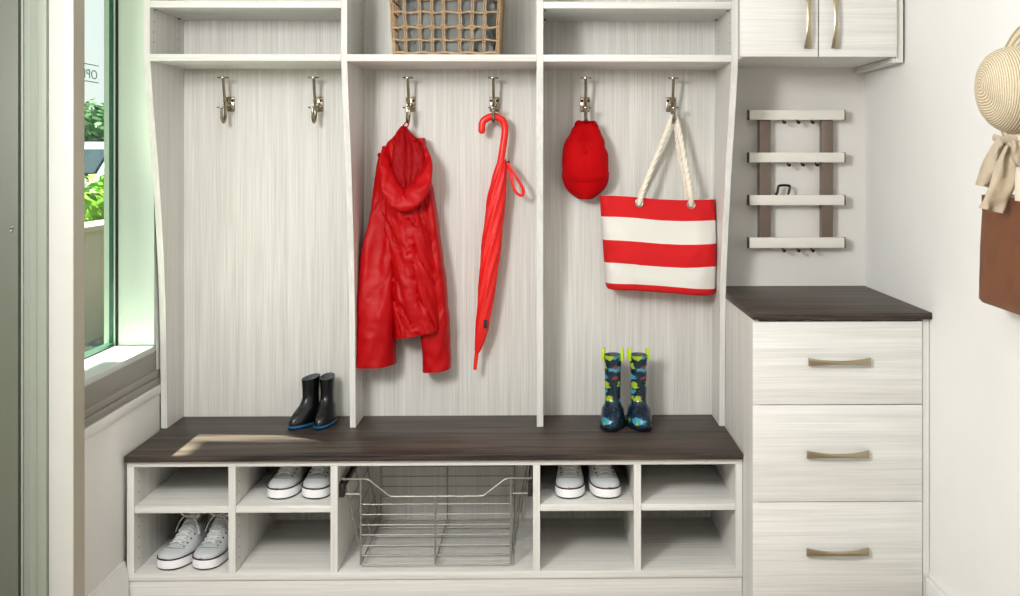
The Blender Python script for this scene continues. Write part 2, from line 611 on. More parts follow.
m.box(xd - 0.93, XL - 0.19, Y4 + 0.05, YN, 0, 2.1)
m.box(xd - 0.93, xd + 0.01, Y4 + 0.01, Y4 + 0.05, 2.105, CEIL)
struct('wall_entry', m, 'wall')
m = MB(); m.box(-2.5, -2.4, -2.2, Y4 + 0.03, 0, CEIL)
struct('wall_side', m, 'wall')

# ------------------------------------------------------------------ shoe bench
YF = 3.10
ZB = 0.457
zc = lambda py: PZ(py, YF)
bench = thing('cubby_bench', 'long white bench unit of open shoe cubbies with a wire basket in its middle', 'shoe bench', (PX(435, YF), 3.33, 0))
zt0, zt1 = 0.421, 0.439          # top rail panel
zs0, zs1 = 0.2815, 0.3015
zb0, zb1 = 0.0795, 0.1010
cols = [(127, 134), (228.5, 235.5), (330.5, 337.5), (533, 540), (634, 641), (735.5, 742.5)]
cx = [(PX(a, YF), PX(b, YF)) for a, b in cols]
xl0, xr1 = cx[0][0], cx[5][1]


def holes(mb, x, sgn, ys, zs, r=0.0024, mi=1):
    for y in ys:
        for z in zs:
            mb.disc((x, y, z), (sgn, 0, 0), r, 0.0004, 8, m=mi)


m = MB(); m.box(xl0, xr1, YF, YB - 0.005, zt0, zt1)
obj('top_panel', m, 'lam_h', bench, bevel=0.0008)
m = MB(); m.box(xl0, xr1, YF, YB - 0.005, zb0, zb1)
obj('bottom_panel', m, 'lam_y', bench, bevel=0.0008)
m = MB(); m.box(xl0, xr1, YB - 0.005, YB, zb0, zt1)
obj('back_panel', m, 'lam_back', bench)
m = MB(); m.box(xl0, xr1, YF + 0.006, YF + 0.024, 0.0, zb0)
m.box(xl0, xl0 + 0.018, YF + 0.024, YB, 0, zb0); m.box(xr1 - 0.018, xr1, YF + 0.024, YB, 0, zb0)
obj('plinth', m, 'lam_h', bench, bevel=0.0008)
zz_h = [0.335, 0.367, 0.399]
zz_l = [0.135, 0.167, 0.199, 0.231, 0.262]
for k, (a, b) in enumerate(cx):
    m = MB(); m.box(a, b, YF, YB - 0.005, zb1, zt0)
    if k < 5 and k != 2:
        holes(m, b, 1, (YF + 0.037, YB - 0.06), zz_h + zz_l)
    obj('side_panel' if k in (0, 5) else 'divider', m, ['lam_v', 'hole'], bench)
for k in (0, 1, 3, 4):
    m = MB(); m.box(cx[k][1] + 0.0005, cx[k + 1][0] - 0.0005, YF + 0.002, YB - 0.006, zs0, zs1)
    obj('shelf', m, 'lam_y', bench, bevel=0.0008)
m = MB(); m.box(xl0 - 0.003, PX(742.8, 3.085), 3.085, YB - 0.0, zt1 + 0.0004, ZB)
bt = tag(obj('bench_seat_top', m, 'dark_wood', bevel=0.001), 'dark wood bench top board running under the coat bays', 'worktop')

# pull-out wire basket in the middle bay
bx0, bx1 = cx[2][1], cx[3][0]
bk = thing('wire_basket', 'pull-out silver wire basket in the middle bay of the bench', 'basket', ((bx0 + bx1) / 2, 3.33, zb1))
Yf, Yb = 3.135, 3.525
w = lambda px, py, Y=3.135: P(px, py, Y)
rr = 0.0022
m = MB()
top_z = w(400, 479).z; dip_z = w(400, 496.5).z
xa, xb = bx0 + 0.006, bx1 - 0.006
front = [V((xa, Yf, top_z)), V((PX(368, Yf), Yf, top_z)), V((PX(390, Yf), Yf, dip_z)), V((PX(483, Yf), Yf, dip_z)), V((PX(506, Yf), Yf, top_z)), V((xb, Yf, top_z))]
pts = []
for i, p in enumerate(front):
    if i in (0, 5):
        pts.append(p)
    else:
        a = front[i - 1]; b = front[i + 1]
        pts += [p + (a - p).normalized() * 0.008, p + ((a - p).normalized() + (b - p).normalized()) * 0.002, p + (b - p).normalized() * 0.008]
m.tube(pts + [V((xb, Yb, top_z)), V((xa, Yb, top_z))], 0.0032, 8, loop=True)
z2 = w(400, 494).z
m.tube([V((xa + 0.01, Yf + 0.002, z2)), V((PX(361, Yf), Yf + 0.002, z2))], 0.0026)
m.tube([V((PX(511, Yf), Yf + 0.002, z2)), V((xb - 0.01, Yf + 0.002, z2))], 0.0026)
obj('rim', m, 'wire', bk)
zlow = zb1 + 0.012
gx = [PX(361, Yf), PX(435.5, Yf), PX(511, Yf)]
m = MB()
for i, x in enumerate(gx):
    m.tube([V((x, Yf - 0.004, (top_z if i != 1 else dip_z))), V((x, Yf - 0.004, zlow))], 0.0032)
for py in (504, 514.2, 524.5, 534.5, 545, 555):
    z = w(430, py).z
    m.tube([V((gx[0], Yf, z)), V((gx[2], Yf, z))], 0.0019)
obj('front_grid', m, 'wire', bk)
m = MB()
for i, x in enumerate(gx):
    m.tube([V((x, Yb, top_z)), V((x, Yb, zlow))], 0.0026)
for k in range(6):
    z = top_z - 0.012 - k * 0.034
    m.tube([V((gx[0], Yb + 0.003, z)), V((gx[2], Yb + 0.003, z))], 0.0019)
obj('back_grid', m, 'wire', bk)
for sx, xt, xbot in ((0, xa, gx[0]), (1, xb, gx[2])):
    m = MB()
    for y in (Yf + 0.03, (Yf + Yb) / 2, Yb - 0.03):
        m.tube([V((xt, y, top_z)), V((xbot, y, zlow))], 0.0022)
    for k in range(5):
        t = (k + 0.6) / 5.2
        p = V((xt + (xbot - xt) * t, 0, top_z + (zlow - top_z) * t))
        m.tube([V((p.x, Yf + 0.02, p.z)), V((p.x, Yb, p.z))], 0.0017)
    obj('side_grid', m, 'wire', bk)
m = MB()
for x in gx:
    m.tube([V((x, Yf, zlow)), V((x, Yb, zlow))], 0.0024)
for k in range(6):
    y = Yf + (Yb - Yf) * k / 5
    m.tube([V((gx[0], y, zlow - 0.003)), V((gx[2], y, zlow - 0.003))], 0.0018)
obj('bottom_grid', m, 'wire', bk)
for x, s in ((bx0, 1), (bx1, -1)):
    m = MB()
    m.box(x, x + s * 0.006, YF + 0.03, YB - 0.03, top_z - 0.044, top_z - 0.008)
    m.box(x + s * 0.006, x + s * 0.014, YF + 0.02, YB - 0.04, top_z - 0.03, top_z - 0.014)
    m.box(x + s * 0.002, x + s * 0.016, YF + 0.018, YF + 0.045, top_z - 0.05, top_z - 0.01)
    obj('runner', m, 'runner', bk, bevel=0.001)

# ------------------------------------------------------------------ coat locker
YS = 3.25
prof = [(0.458, 3.400), (0.60, 3.396), (0.82, 3.386), (1.012, 3.369), (1.181, 3.345), (1.324, 3.320), (1.488, 3.284), (1.60, 3.262), (1.652, 3.252), (1.70, 3.25), (CEIL - 0.05, 3.25)]
LT = CEIL - 0.05
lock = thing('coat_locker', 'tall white coat locker of three open bays with shelves on top, standing on the bench', 'coat locker', (PX(441, 3.4), 3.4, ZB))
vp = [(PX(143.4, YS), PX(149.8, YS)), (PX(341, YS), PX(347, YS)), (PX(536.5, YS), PX(543.2, YS)), (PX(731.5, YS), PX(738, YS))]
vp[0] = (max(vp[0][0], XL + 0.001), vp[0][1])
bp = [(PX(163, 3.4), PX(168.5, 3.4)), (PX(349, 3.4), PX(355.3, 3.4)), (PX(534.3, 3.4), PX(540.3, 3.4)), (PX(719, 3.4), PX(724.2, 3.4))]
zsamp = [0.458 + (LT - 0.458) * i / 60 for i in range(61)]
dx0_cab = PX(752.5, 2.955)
for k, (a, b) in enumerate(vp):
    m = MB()
    rows = []
    for z in zsamp:
        y = interp(prof, z)[0]
        if k == 3:                    # the last panel leans in a little towards the drawer cabinet
            t_ = max(0.0, min(1.0, (1.62 - z) / 0.66))
            b = vp[3][1] - t_ * (vp[3][1] - (dx0_cab - 0.0012)); a = vp[3][0] - t_ * (vp[3][0] - (dx0_cab - 0.0195))
        rows.append([V((a, y, z)), V((b, y, z)), V((b, YB - 0.004, z)), V((a, YB - 0.004, z))])
    m.loft(rows)
    zh = [1.715 + 0.032 * i for i in range(4)] + [1.87 + 0.032 * i for i in range(4)]
    if k in (0, 1, 2):
        holes(m, b, 1, (YS + 0.035, YB - 0.06), zh)
    if k in (1, 2, 3):
        holes(m, a, -1, (YS + 0.035, YB - 0.06), zh)
    obj('side_panel' if k in (0, 3) else 'divider', m, ['lam_v', 'hole'], lock, smooth=25)
zl0, zl1 = PZ(61.5, YS), PZ(54.6, YS)
zu0, zu1 = PZ(8.3, YS), PZ(1.6, YS)
for k in range(3):
    a, b = vp[k][1] + 0.0004, vp[k + 1][0] - 0.0004
    m = MB(); m.box(a, b, YB - 0.004, YB, ZB, LT)
    obj('back_panel', m, 'lam_back', lock)
    m = MB(); m.box(a, b, YS - 0.002, YB - 0.004, zl0, zl1)
    obj('shelf', m, 'lam_h', lock, bevel=0.0008)
    if k != 1:
        m = MB(); m.box(a, b, YS - 0.001, YB - 0.004, zu0, zu1)
        for x_, s_ in ((a, 1), (b, -1)):
            for y_ in (YS + 0.035, YB - 0.06):
                m.box(x_, x_ + s_ * 0.010, y_ - 0.004, y_ + 0.004, zu0 - 0.005, zu0, m=1)
        obj('shelf', m, ['lam_h', 'hole'], lock, bevel=0.0008)
    m = MB(); m.box(a, b, YS, YB - 0.004, LT - 0.02, LT)
    obj('top_panel', m, 'lam_h', lock)

# ------------------------------------------------------------------ coat hooks
ZH = 1.532


def make_hook():
    t = thing('coat_hook', '', 'coat hook', (0, 0, 0), 'double coat hooks in the locker bays')
    m = MB(); m.box(-0.0165, 0.0165, -0.006, 0, -0.026, 0.025)
    obj('backplate', m, 'bronze_hook', t, bevel=0.0025)
    for s in (-1, 1):
        m = MB(); m.disc((s * 0.0105, -0.006, 0.012), (0, -1, 0), 0.0055, 0.0015, 12)
        obj('screw', m, 'hook_dark', t)
        m = MB(); m.sphere((s * 0.0095, -0.009, -0.008), 0.0055, 10, 6)
        obj('stud', m, 'nickel', t)
    m = MB()
    m.tube([V((0, -0.004, -0.004)), V((0, -0.03, -0.006)), V((0, -0.056, -0.004))], [0.009, 0.0075, 0.007], 10)
    m.tube(bez([(0, -0.052, -0.010), (0, -0.060, 0.015), (0, -0.070, 0.05), (0, -0.078, 0.085)], 12), [0.0062] * 4 + [0.005] * 9, 10)
    m.disc((0, -0.078, 0.083), (0, 0, 1), 0.0185, 0.004, 20, dome=0.002)
    obj('upper_hook', m, 'bronze_hook', t)
    m = MB()
    m.tube(bez([(0, -0.052, 0.004), (0, -0.052, -0.03), (0, -0.058, -0.054), (0, -0.074, -0.064), (0, -0.089, -0.054), (0, -0.094, -0.034), (0, -0.094, -0.018)], 24), [0.0058 if i < 18 else 0.0045 for i in range(25)], 10)
    m.disc((0, -0.094, -0.018), (0, 0, 1), 0.0165, 0.0035, 18, dome=0.0015)
    obj('lower_hook', m, 'bronze_hook', t)
    return t


hook_x = [(230.5, 'empty nickel coat hook nearest the window, left one of the first bay'),
          (319, 'empty nickel coat hook on the right in the first bay'),
          (411, 'nickel coat hook holding up the red raincoat'),
          (494.5, 'nickel coat hook carrying the red umbrella by its crook'),
          (585, 'nickel coat hook from which the red cap hangs'),
          (670.5, 'nickel coat hook carrying the striped tote bag')]
hk0 = make_hook()
hooks = []
for i, (px, lab) in enumerate(hook_x):
    h = hk0 if i == 0 else copy_tree(hk0)
    h.location = (PX(px, YB), YB - 0.004, ZH)
    h['label'] = lab
    hooks.append(h)
HX = [h.location.x for h in hooks]
YHK = YB - 0.004 - 0.074          # where things hang
ZHK = ZH - 0.064 + 0.006


# ------------------------------------------------------------------ cloth forms
def slab_rows(levels, nrow, nseg, fold=None, pw=0.75, Yref=3.48):
    """closed loft: levels (py, pxl, pxr, yfront, yback, slope) in photo rows; slope tilts the row (z change per unit half width)"""
    y0, y1 = levels[0][0], levels[-1][0]
    rows = []
    for i in range(nrow + 1):
        py = y0 + (y1 - y0) * i / nrow
        xl, xr, yf, yb, sl = interp(levels, py)
        z = PZ(py, Yref); x0, x1 = PX(xl, Yref), PX(xr, Yref)
        xc, hw = (x0 + x1) / 2, (x1 - x0) / 2
        yc, hd = (yf + yb) / 2, (yb - yf) / 2
        ring = []
        for j in range(nseg):
            a = 2 * PI * j / nseg
            ca, sa = math.cos(a), math.sin(a)
            ux = math.copysign(abs(ca) ** pw, ca)
            uy = math.copysign(abs(sa) ** pw, sa)
            p = V((xc + hw * ux, yc - hd * uy, z + sl * ux * hw))
            if fold:
                p = fold(p, ux, uy, i / nrow)
            ring.append(p)
        rows.append(ring)
    return rows


# ------------------------------------------------------------------ red raincoat
jk = thing('raincoat', 'red hooded raincoat hanging by its loop in the middle bay', 'jacket', (PX(405, 3.46), 3.47, PZ(371, 3.46)))


def fold_body(p, ux, uy, t):
    if uy > -0.2:
        k = 0.5 + 0.5 * min(1, max(0, uy * 2))
        g = fbm(p.x * 24 + p.z * 7, p.z * 4.0, 1.3) * 0.018 - 0.010 * max(0, 1 - abs(fbm(p.x * 13 + p.z * 6, p.z * 3.5, 9.0)) * 7)
        g += math.sin(p.x * 75 + p.z * 9 + 1.5) * 0.0035 * (1 - t * 0.4)
        g += abs(fbm(p.x * 16 + p.z * 10, p.z * 9, 5.0)) * 0.010
        p = p + V((0, -g * k, 0))
    return p + V((fbm(p.z * 14, ux * 2, 3.0) * 0.004, 0, 0))


def fold_sl(ph, amp=0.016):
    def f(p, ux, uy, t):
        g = fbm(p.x * 22 - p.z * 4, p.z * 3.2, ph) * amp + math.sin(p.x * 62 + p.z * 7 + ph) * 0.0045
        g += abs(fbm(p.x * 16 + p.z * 6, p.z * 8, ph + 4)) * 0.010 - 0.008 * max(0, 1 - abs(fbm(p.x * 12 - p.z * 5, p.z * 3, ph + 9)) * 7)
        q_ = p + V((fbm(p.z * 12, ux * 2, ph) * 0.004, -g * (0.5 + 0.5 * max(-0.3, uy)), 0))
        q_.x = max(q_.x, vp[1][1] + 0.0015)
        return q_
    return f


body = [(126, 401, 406, 3.462, 3.488, 0), (130, 398, 409, 3.452, 3.498, 0), (136, 394.5, 413.5, 3.444, 3.508, 0), (143, 388, 421.5, 3.44, 3.52, -0.05),
        (152, 383.5, 425, 3.436, 3.53, -0.05), (170, 381.5, 428, 3.43, 3.54, 0), (190, 381.5, 430.5, 3.42, 3.545, 0), (215, 383.5, 433.5, 3.408, 3.545, 0),
        (240, 386.5, 436.5, 3.402, 3.545, 0.02), (270, 389.5, 439, 3.398, 3.545, 0.05), (300, 392.8, 440.5, 3.396, 3.545, 0.12), (331.5, 396.3, 441.5, 3.394, 3.54, 0.19)]
m = MB(); m.loft(slab_rows(body, 150, 110, fold_body))
jb = obj('coat_body', m, 'jacket', jk, smooth=60)
m = MB()
sl = [(157, 379, 393, 3.455, 3.53, 0), (170, 376, 396, 3.445, 3.54, 0), (195, 372.5, 398, 3.438, 3.545, 0), (225, 368, 399, 3.432, 3.547, 0), (255, 361.5, 399, 3.424, 3.547, 0),
      (288, 355.5, 398, 3.412, 3.547, 0), (320, 352.2, 397, 3.404, 3.547, 0), (363, 350.5, 395, 3.402, 3.546, 0.03)]
m.loft(slab_rows(sl, 80, 48, fold_sl(0.4)))
obj('sleeve', m, 'jacket', jk, smooth=60)
m = MB()
sr = [(138, 414, 424.5, 3.46, 3.53, 0), (160, 416, 428.5, 3.45, 3.54, 0), (190, 420, 432.5, 3.44, 3.545, 0), (215, 422, 437.5, 3.436, 3.546, 0), (250, 424, 442, 3.432, 3.546, 0),
      (290, 424, 447, 3.432, 3.546, 0), (330, 421, 449.5, 3.434, 3.546, 0.04), (369.5, 422.5, 450.8, 3.438, 3.546, 0.1)]
m.loft(slab_rows(sr, 80, 48, fold_sl(2.2)))
obj('sleeve', m, 'jacket', jk, smooth=60)
# hood: a draped U-shaped cowl over the front of the neck
Yh = 3.43
ctrl = [(386, 146, 3.46), (384.5, 160, 3.425), (386.5, 174, 3.403), (391, 188, 3.39), (397.5, 198, 3.382), (405.5, 200.5, 3.38), (414, 195, 3.386), (421, 185, 3.396), (426, 173, 3.415), (427.5, 160, 3.44), (424, 148, 3.465)]
path = bez([P(a, b, c) for a, b, c in ctrl], 60)
np_ = len(path)
m = MB(); rows = []
for i, p in enumerate(path):
    t = (path[min(i + 1, np_ - 1)] - path[max(i - 1, 0)]).normalized()
    s = i / (np_ - 1)
    hw = 0.011 + 0.026 * math.sin(PI * s) ** 1.5
    hd = 0.013 + 0.006 * math.sin(PI * s)
    nrm = t.cross(V((0, 1, 0))).normalized()
    ring = []
    for j in range(24):
        a = 2 * PI * j / 24
        q = p + nrm * (math.cos(a) * hw) + V((0, 1, 0)) * (math.sin(a) * hd + math.cos(a) * 0.012)
        q += V((0, -1, 0)) * (fbm(q.x * 40, q.z * 40, 7) * 0.006 + 0.003 * math.sin(s * 40 + math.cos(a) * 3))
        ring.append(q)
    rows.append(ring)
m.loft(rows)
obj('hood', m, 'jacket', jk, smooth=60)
# the lining of the hood, gathered in soft upright folds inside the cowl
lin_e = [(127, 401.5, 405.5), (133, 397, 411), (141, 391.5, 418.5), (150, 387.5, 423), (165, 386.5, 425.5), (180, 390, 423), (196, 397, 415)]


def lining_pt(u, v):
    py = 127 + 69 * v
    a, b = interp(lin_e, py)
    px_ = a + (b - a) * u
    g = math.sin(u * 11.0 + 0.9 + 1.2 * v) * 0.0075 * math.sin(PI * min(1, 0.12 + v * 0.8)) + math.sin(u * 23 + 2 * v) * 0.002
    y = 3.462 - 0.048 * math.sin(PI / 2 * min(1, v * 1.15)) + 0.022 * (2 * u - 1) ** 2 * (1 - 0.5 * v) + g
    y += fbm(u * 4, v * 5, 2.5) * 0.006
    return P(px_, py, y)


m = MB(); m.grid(lining_pt, 48, 48)
obj('hood_lining', m, 'jacket_in', jk, smooth=60, solid=0.003)
m = MB()
a0 = P(401.5, 129, 3.47); a1 = P(406, 129, 3.472)
topx = V((HX[2], YHK, ZHK - 0.002))
m.tube(bez([a0, V(((a0.x + topx.x) / 2 - 0.004, YHK - 0.002, (a0.z + topx.z) / 2)), topx + V((-0.003, 0, 0.001)), topx + V((0.003, 0, 0.001)), V(((a1.x + topx.x) / 2 + 0.004, YHK - 0.002, (a1.z + topx.z) / 2)), a1], 30), 0.0022, 8)
obj('hanging_loop', m, 'jacket_in', jk)
m = MB()
for px_, py_, r_ in ((379.5, 155, 0.007), (414.5, 139, 0.006)):
    m = MB(); m.sphere(P(px_, py_, 3.44), r_, 10, 6, sc=(1, 0.9, 1.2))
    obj('cord_stop', m, 'jacket_in', jk)

# ------------------------------------------------------------------ red umbrella
um = thing('umbrella', 'long red stick umbrella hanging by its crook handle beside the raincoat', 'umbrella', (PX(474, 3.49), 3.49, PZ(371, 3.49)))
ym = YHK + 0.002
hookp = V((HX[3], ym, ZHK + 0.0135))
c0 = P(506.2, 126, ym)
cr = [P(500.0, 166, ym), P(503.3, 145, ym), P(505.0, 130, ym), P(503.3, 121.5, ym), P(498.5, 117.8, ym), hookp, P(486.5, 118.5, ym), P(482.4, 123, ym), P(481.8, 130.5, ym)]
cpts = bez(cr, 48)
m = MB(); m.tube(cpts, 0.0122, 16)
m.sphere(cpts[-1], 0.0122, 14, 8)
obj('handle', m, 'umb_handle', um, smooth=60)
rows = []
tab = [(158.5, 498.5, 505.5), (163, 497.4, 506.3), (172, 494.5, 506.5), (194, 488.8, 505.6), (218, 485.5, 503.0), (243, 482.6, 500.8), (265, 480.6, 498.0), (286, 479.0, 495.2), (305, 477.7, 492.2), (323, 476.4, 488.8), (338, 475.3, 485.2), (350, 474.6, 480.4), (353, 475, 478.6)]
for i in range(70):
    py = 158.5 + (353 - 158.5) * i / 69
    a, b = interp(tab, py)
    pa, pb = P(a, py, ym), P(b, py, ym)
    c = (pa + pb) / 2; r = (pb.x - pa.x) / 2
    ring = []
    for j in range(40):
        th = 2 * PI * j / 40
        k = 1 + 0.10 * math.sin(8 * (th + i * 0.055)) + 0.04 * fbm(c.z * 30, th * 2, 2)
        ring.append(c + V((math.cos(th) * r * k, math.sin(th) * r * k, math.cos(th) * -r * 0.25)))
    rows.append(ring)
m = MB(); m.loft(rows)
obj('canopy', m, 'umb', um, smooth=50)
m = MB(); m.tube([P(476.9, 351, ym), P(475.6, 362, ym), P(474.9, 369.5, ym)], [0.0068, 0.0064, 0.006], 12)
obj('tip', m, 'umb_handle', um)
m = MB()
lp = bez([P(507, 163, ym - 0.01), P(513, 172, ym - 0.02), P(520, 183, ym - 0.022), P(523.5, 191, ym - 0.02), P(521.5, 195.5, ym - 0.016), P(516, 192, ym - 0.012), P(512.5, 183, ym - 0.010), P(510, 172, ym - 0.008), P(507, 164, ym - 0.006)], 48)
m.tube(lp, 0.0055, 8, sq=(0.22, 1.0), up=(0.25, 1, 0.25))
obj('wrist_strap', m, 'umb', um, smooth=60)
m = MB(); m.sphere(P(508, 162.5, ym - 0.006), 0.006, 10, 6)
obj('strap_clip', m, 'tag', um)
m = MB()
q = P(485.6, 324, ym - 0.026)
m.box(q.x - 0.006, q.x + 0.006, q.y - 0.001, q.y + 0.0015, q.z - 0.014, q.z + 0.014)
obj('maker_tag', m, 'tag', um)

# ------------------------------------------------------------------ red cap
cp = thing('baseball_cap', 'red baseball cap hanging from a hook with its peak down', 'cap', (PX(586, 3.45), 3.49, PZ(199, 3.45)))
crown = [(120.5, 580, 592, 3.49, 3.515, 0), (123, 576.5, 596, 3.478, 3.53, 0), (128, 572.5, 599.8, 3.462, 3.54, 0), (134, 569.8, 602.2, 3.446, 3.545, 0), (141, 565.4, 605.2, 3.432, 3.548, 0), (147, 563.4, 605.8, 3.424, 3.548, 0),
         (154, 562.6, 608.7, 3.419, 3.548, 0), (162, 562.2, 609, 3.418, 3.548, 0), (170, 562.4, 609, 3.422, 3.548, 0), (178, 563, 609, 3.432, 3.547, 0), (183, 564, 608, 3.45, 3.545, 0)]


def fold_cap(p, ux, uy, t):
    g = 0.0
    if uy > 0:
        for s0 in (-0.55, 0.0, 0.55):
            g -= 0.0022 * math.exp(-((ux - s0 * (0.4 + 0.6 * t)) / 0.03) ** 2)
        g += fbm(p.x * 22, p.z * 22, 8) * 0.005
    g += max(0, uy) * 0.010 * math.sin(p.x * 62 + 1.6) * math.exp(-((t - 0.25) / 0.22) ** 2)
    dz = 0.020 * (ux * ux - 0.45) * t ** 5 if uy > 0 else 0
    return p + V((0, -g, dz))


m = MB(); m.loft(slab_rows(crown, 60, 72, fold_cap, pw=0.9, Yref=3.45))
obj('crown', m, 'cap', cp, smooth=60)
vis = [(172, 562.6, 609.2), (178, 562.8, 609), (184, 564.2, 607.8), (189, 567, 605), (193.5, 571, 601), (197, 575.5, 596.5), (199.3, 579, 593)]


def visor(u, v):
    py = 172 + 27.3 * v
    a, b = interp(vis, py)
    w_ = 2 * u - 1
    y = 3.463 - 0.026 * math.sqrt(max(0, 1 - w_ * w_ * 0.9)) + 0.028 * (w_ ** 2) + 0.034 * v * v
    x = PX(a, 3.45) + (PX(b, 3.45) - PX(a, 3.45)) * u
    return V((x, y, PZ(py, 3.45)))


m = MB(); m.grid(visor, 40, 20)
obj('peak', m, 'cap', cp, smooth=60, solid=0.004)
m = MB(); m.disc(P(585, 151.5, 3.4185), (0, -1, 0.15), 0.0062, 0.002, 14, dome=0.0045)
obj('top_button', m, 'cap', cp)
m = MB()
hp = V((HX[4], YHK, ZHK - 0.002))
m.tube(bez([P(575, 127, 3.475), P(577, 121.5, 3.48), hp + V((-0.012, 0.0, -0.003)), hp, hp + V((0.012, 0, -0.003)), P(595, 122, 3.482), P(598, 127, 3.475)], 36), 0.0085, 10, sq=(0.28, 1.0), up=(0, 0.35, 1))
obj('back_strap', m, 'cap', cp, smooth=60)

# ------------------------------------------------------------------ striped tote
tt = thing('tote_bag', 'red and white striped canvas tote bag hanging by rope handles', 'tote bag', (PX(660, 3.45), 3.47, PZ(292, 3.45)))
YT = 3.42


def tote_row(v):
    """v 0 top .. 1 bottom -> ring"""
    xl = PX(601.2 + 5.4 * v ** 1.2, YT); xr = PX(720.5 - 3.0 * v, YT)
    zl = PZ(197 + 88.5 * v, YT); zr = PZ(201.3 + 88.7 * v, YT)
    dep = 0.032 + 0.03 * math.sin(PI * min(1, v * 0.62))
    yb = 3.545
    yf = yb - 2 * dep - 0.015
    n = 72; ring = []
    for j in range(n):
        a = 2 * PI * j / n
        ux = math.copysign(abs(math.cos(a)) ** 0.42, math.cos(a)); uy = math.copysign(abs(math.sin(a)) ** 0.7, math.sin(a))
        s = (ux + 1) / 2
        x = min(xl + (xr - xl) * s, dx0_cab - 0.0215)
        z = zl + (zr - zl) * s + (0.0035 * math.sin(s * 7 + 0.5) if v < 0.98 else 0.004 * math.sin(s * 5))
        y = (yf + yb) / 2 - (yb - yf) / 2 * uy
        if uy > 0:
            y -= fbm(x * 11, z * 8, 3) * 0.012 + fbm(x * 30, z * 22, 9) * 0.002
        ring.append(V((x, y, z)))
    return ring


marks = [0, 0.236, 0.497, 0.755, 0.985, 1.0]
rows, mats = [], []
for b in range(5):
    nb = 8 if b < 4 else 2
    for i in range(nb):
        rows.append(tote_row(marks[b] + (marks[b + 1] - marks[b]) * i / nb)); mats.append(b % 2)
rows.append(tote_row(1.0))
last = rows[-1]
cen = sum(last, V()) / len(last)
for s_, dz in ((0.97, -0.010), (0.93, -0.016), (0.8, -0.019), (0.5, -0.02)):
    rows.append([cen + V(((p.x - cen.x) * (1 - (1 - s_) * 0.45), (p.y - cen.y) * s_, (p.z - cen.z) + dz)) for p in last]); mats.append(0)
mats.append(0)
mats = mats[:len(rows) - 1]
m = MB(); m.loft(rows, cap=False, mats=mats)
b0 = len(m.v) - 72
m.f.append(tuple(b0 + j for j in range(72))); m.m.append(0)
inner = [[p + V((0, 0.0, 0)) for p in rows[0]]]
for s_, dz in ((0.985, 0.0), (0.97, -0.05), (0.95, -0.12)):
    cc = sum(rows[0], V()) / 72
    inner.append([cc + V(((p.x - cc.x) * s_, (p.y - cc.y) * (s_ - 0.06), (p.z - cc.z) + dz)) for p in rows[0]])
m.loft(inner, cap=False, m=1)
obj('bag_body', m, ['canvas_red', 'canvas_white'], tt, smooth=50)


def front_y(px, py):
    p = P(px, py, YT)
    best = None
    for r in rows[:36]:
        for q in r:
            d = (q.x - p.x) ** 2 + (q.z - p.z) ** 2
            if q.y < 3.5 and (best is None or d < best[0]):
                best = (d, q.y)
    return best[1]


def rope(pts, r, mb, strands=3, turns=14):
    path = bez(pts, 90); k = len(path)
    for s_ in range(strands):
        pp = []
        for i, p in enumerate(path):
            t = (path[min(i + 1, k - 1)] - path[max(i - 1, 0)]).normalized()
            n1 = t.cross(V((0, 1, 0)))
            n1 = n1.normalized() if n1.length > 1e-4 else V((1, 0, 0))
            n2 = t.cross(n1)
            a = 2 * PI * (s_ / strands + turns * i / k)
            pp.append(p + (n1 * math.cos(a) + n2 * math.sin(a)) * r * 0.5)
        mb.tube(pp, r * 0.58, 8)


g1, g2 = P(639.2, 202.8, front_y(639, 203)), P(691, 204.6, front_y(691, 204))
top = V((HX[5], YHK, ZHK + 0.010))
m = MB()
rope([g1 + V((0, 0.012, -0.004)), g1 + V((0.001, -0.006, 0.004)), P(645, 185, 3.45), P(657, 155, 3.468), P(667, 131, 3.478), top + V((-0.008, 0, -0.006)), top + V((0.0, -0.003, 0.004)), top + V((0.010, 0, -0.006)), P(681, 140, 3.476), P(686.5, 170, 3.46), P(690, 192, 3.44), g2 + V((0, -0.006, 0.004)), g2 + V((0, 0.012, -0.004))], 0.0092, m, turns=15)
obj('rope_handle', m, 'rope', tt, smooth=60)
m = MB()
rope([P(636, 204, 3.535), P(646, 180, 3.525), P(661, 146, 3.508), V((HX[5] - 0.008, YHK + 0.012, ZHK + 0.004)), V((HX[5] + 0.008, YHK + 0.012, ZHK + 0.004)), P(678, 146, 3.508), P(684, 178, 3.525), P(687, 204, 3.535)], 0.008, m, turns=13)
obj('rope_handle', m, 'rope', tt, smooth=60)
for g in (g1, g2):
    m = MB()
    m.tube([g + V((math.cos(2 * PI * k / 20) * 0.0125, -0.004, math.sin(2 * PI * k / 20) * 0.0125)) for k in range(20)], 0.0034, 8, loop=True)
    obj('grommet', m, 'nickel', tt, smooth=60)


# ------------------------------------------------------------------ boots
def boot_rings(tab, n=36):
    rows = []
    for (z, rx, yb, yf) in tab:
        ring = []
        for j in range(n):
            a = 2 * PI * j / n
            s_, c_ = math.sin(a), math.cos(a)
            y = -c_ * (-yf) if c_ > 0 else -c_ * yb
            x = rx * s_
            if c_ > 0:
                x = rx * math.copysign(abs(s_) ** 0.85, s_)
            ring.append(V((x, y, z)))
        rows.append(ring)
    return rows


def dense(tab, n):
    return [(tab[0][0] + (tab[-1][0] - tab[0][0]) * i / n,) + interp(tab, tab[0][0] + (tab[-1][0] - tab[0][0]) * i / n) for i in range(n + 1)]


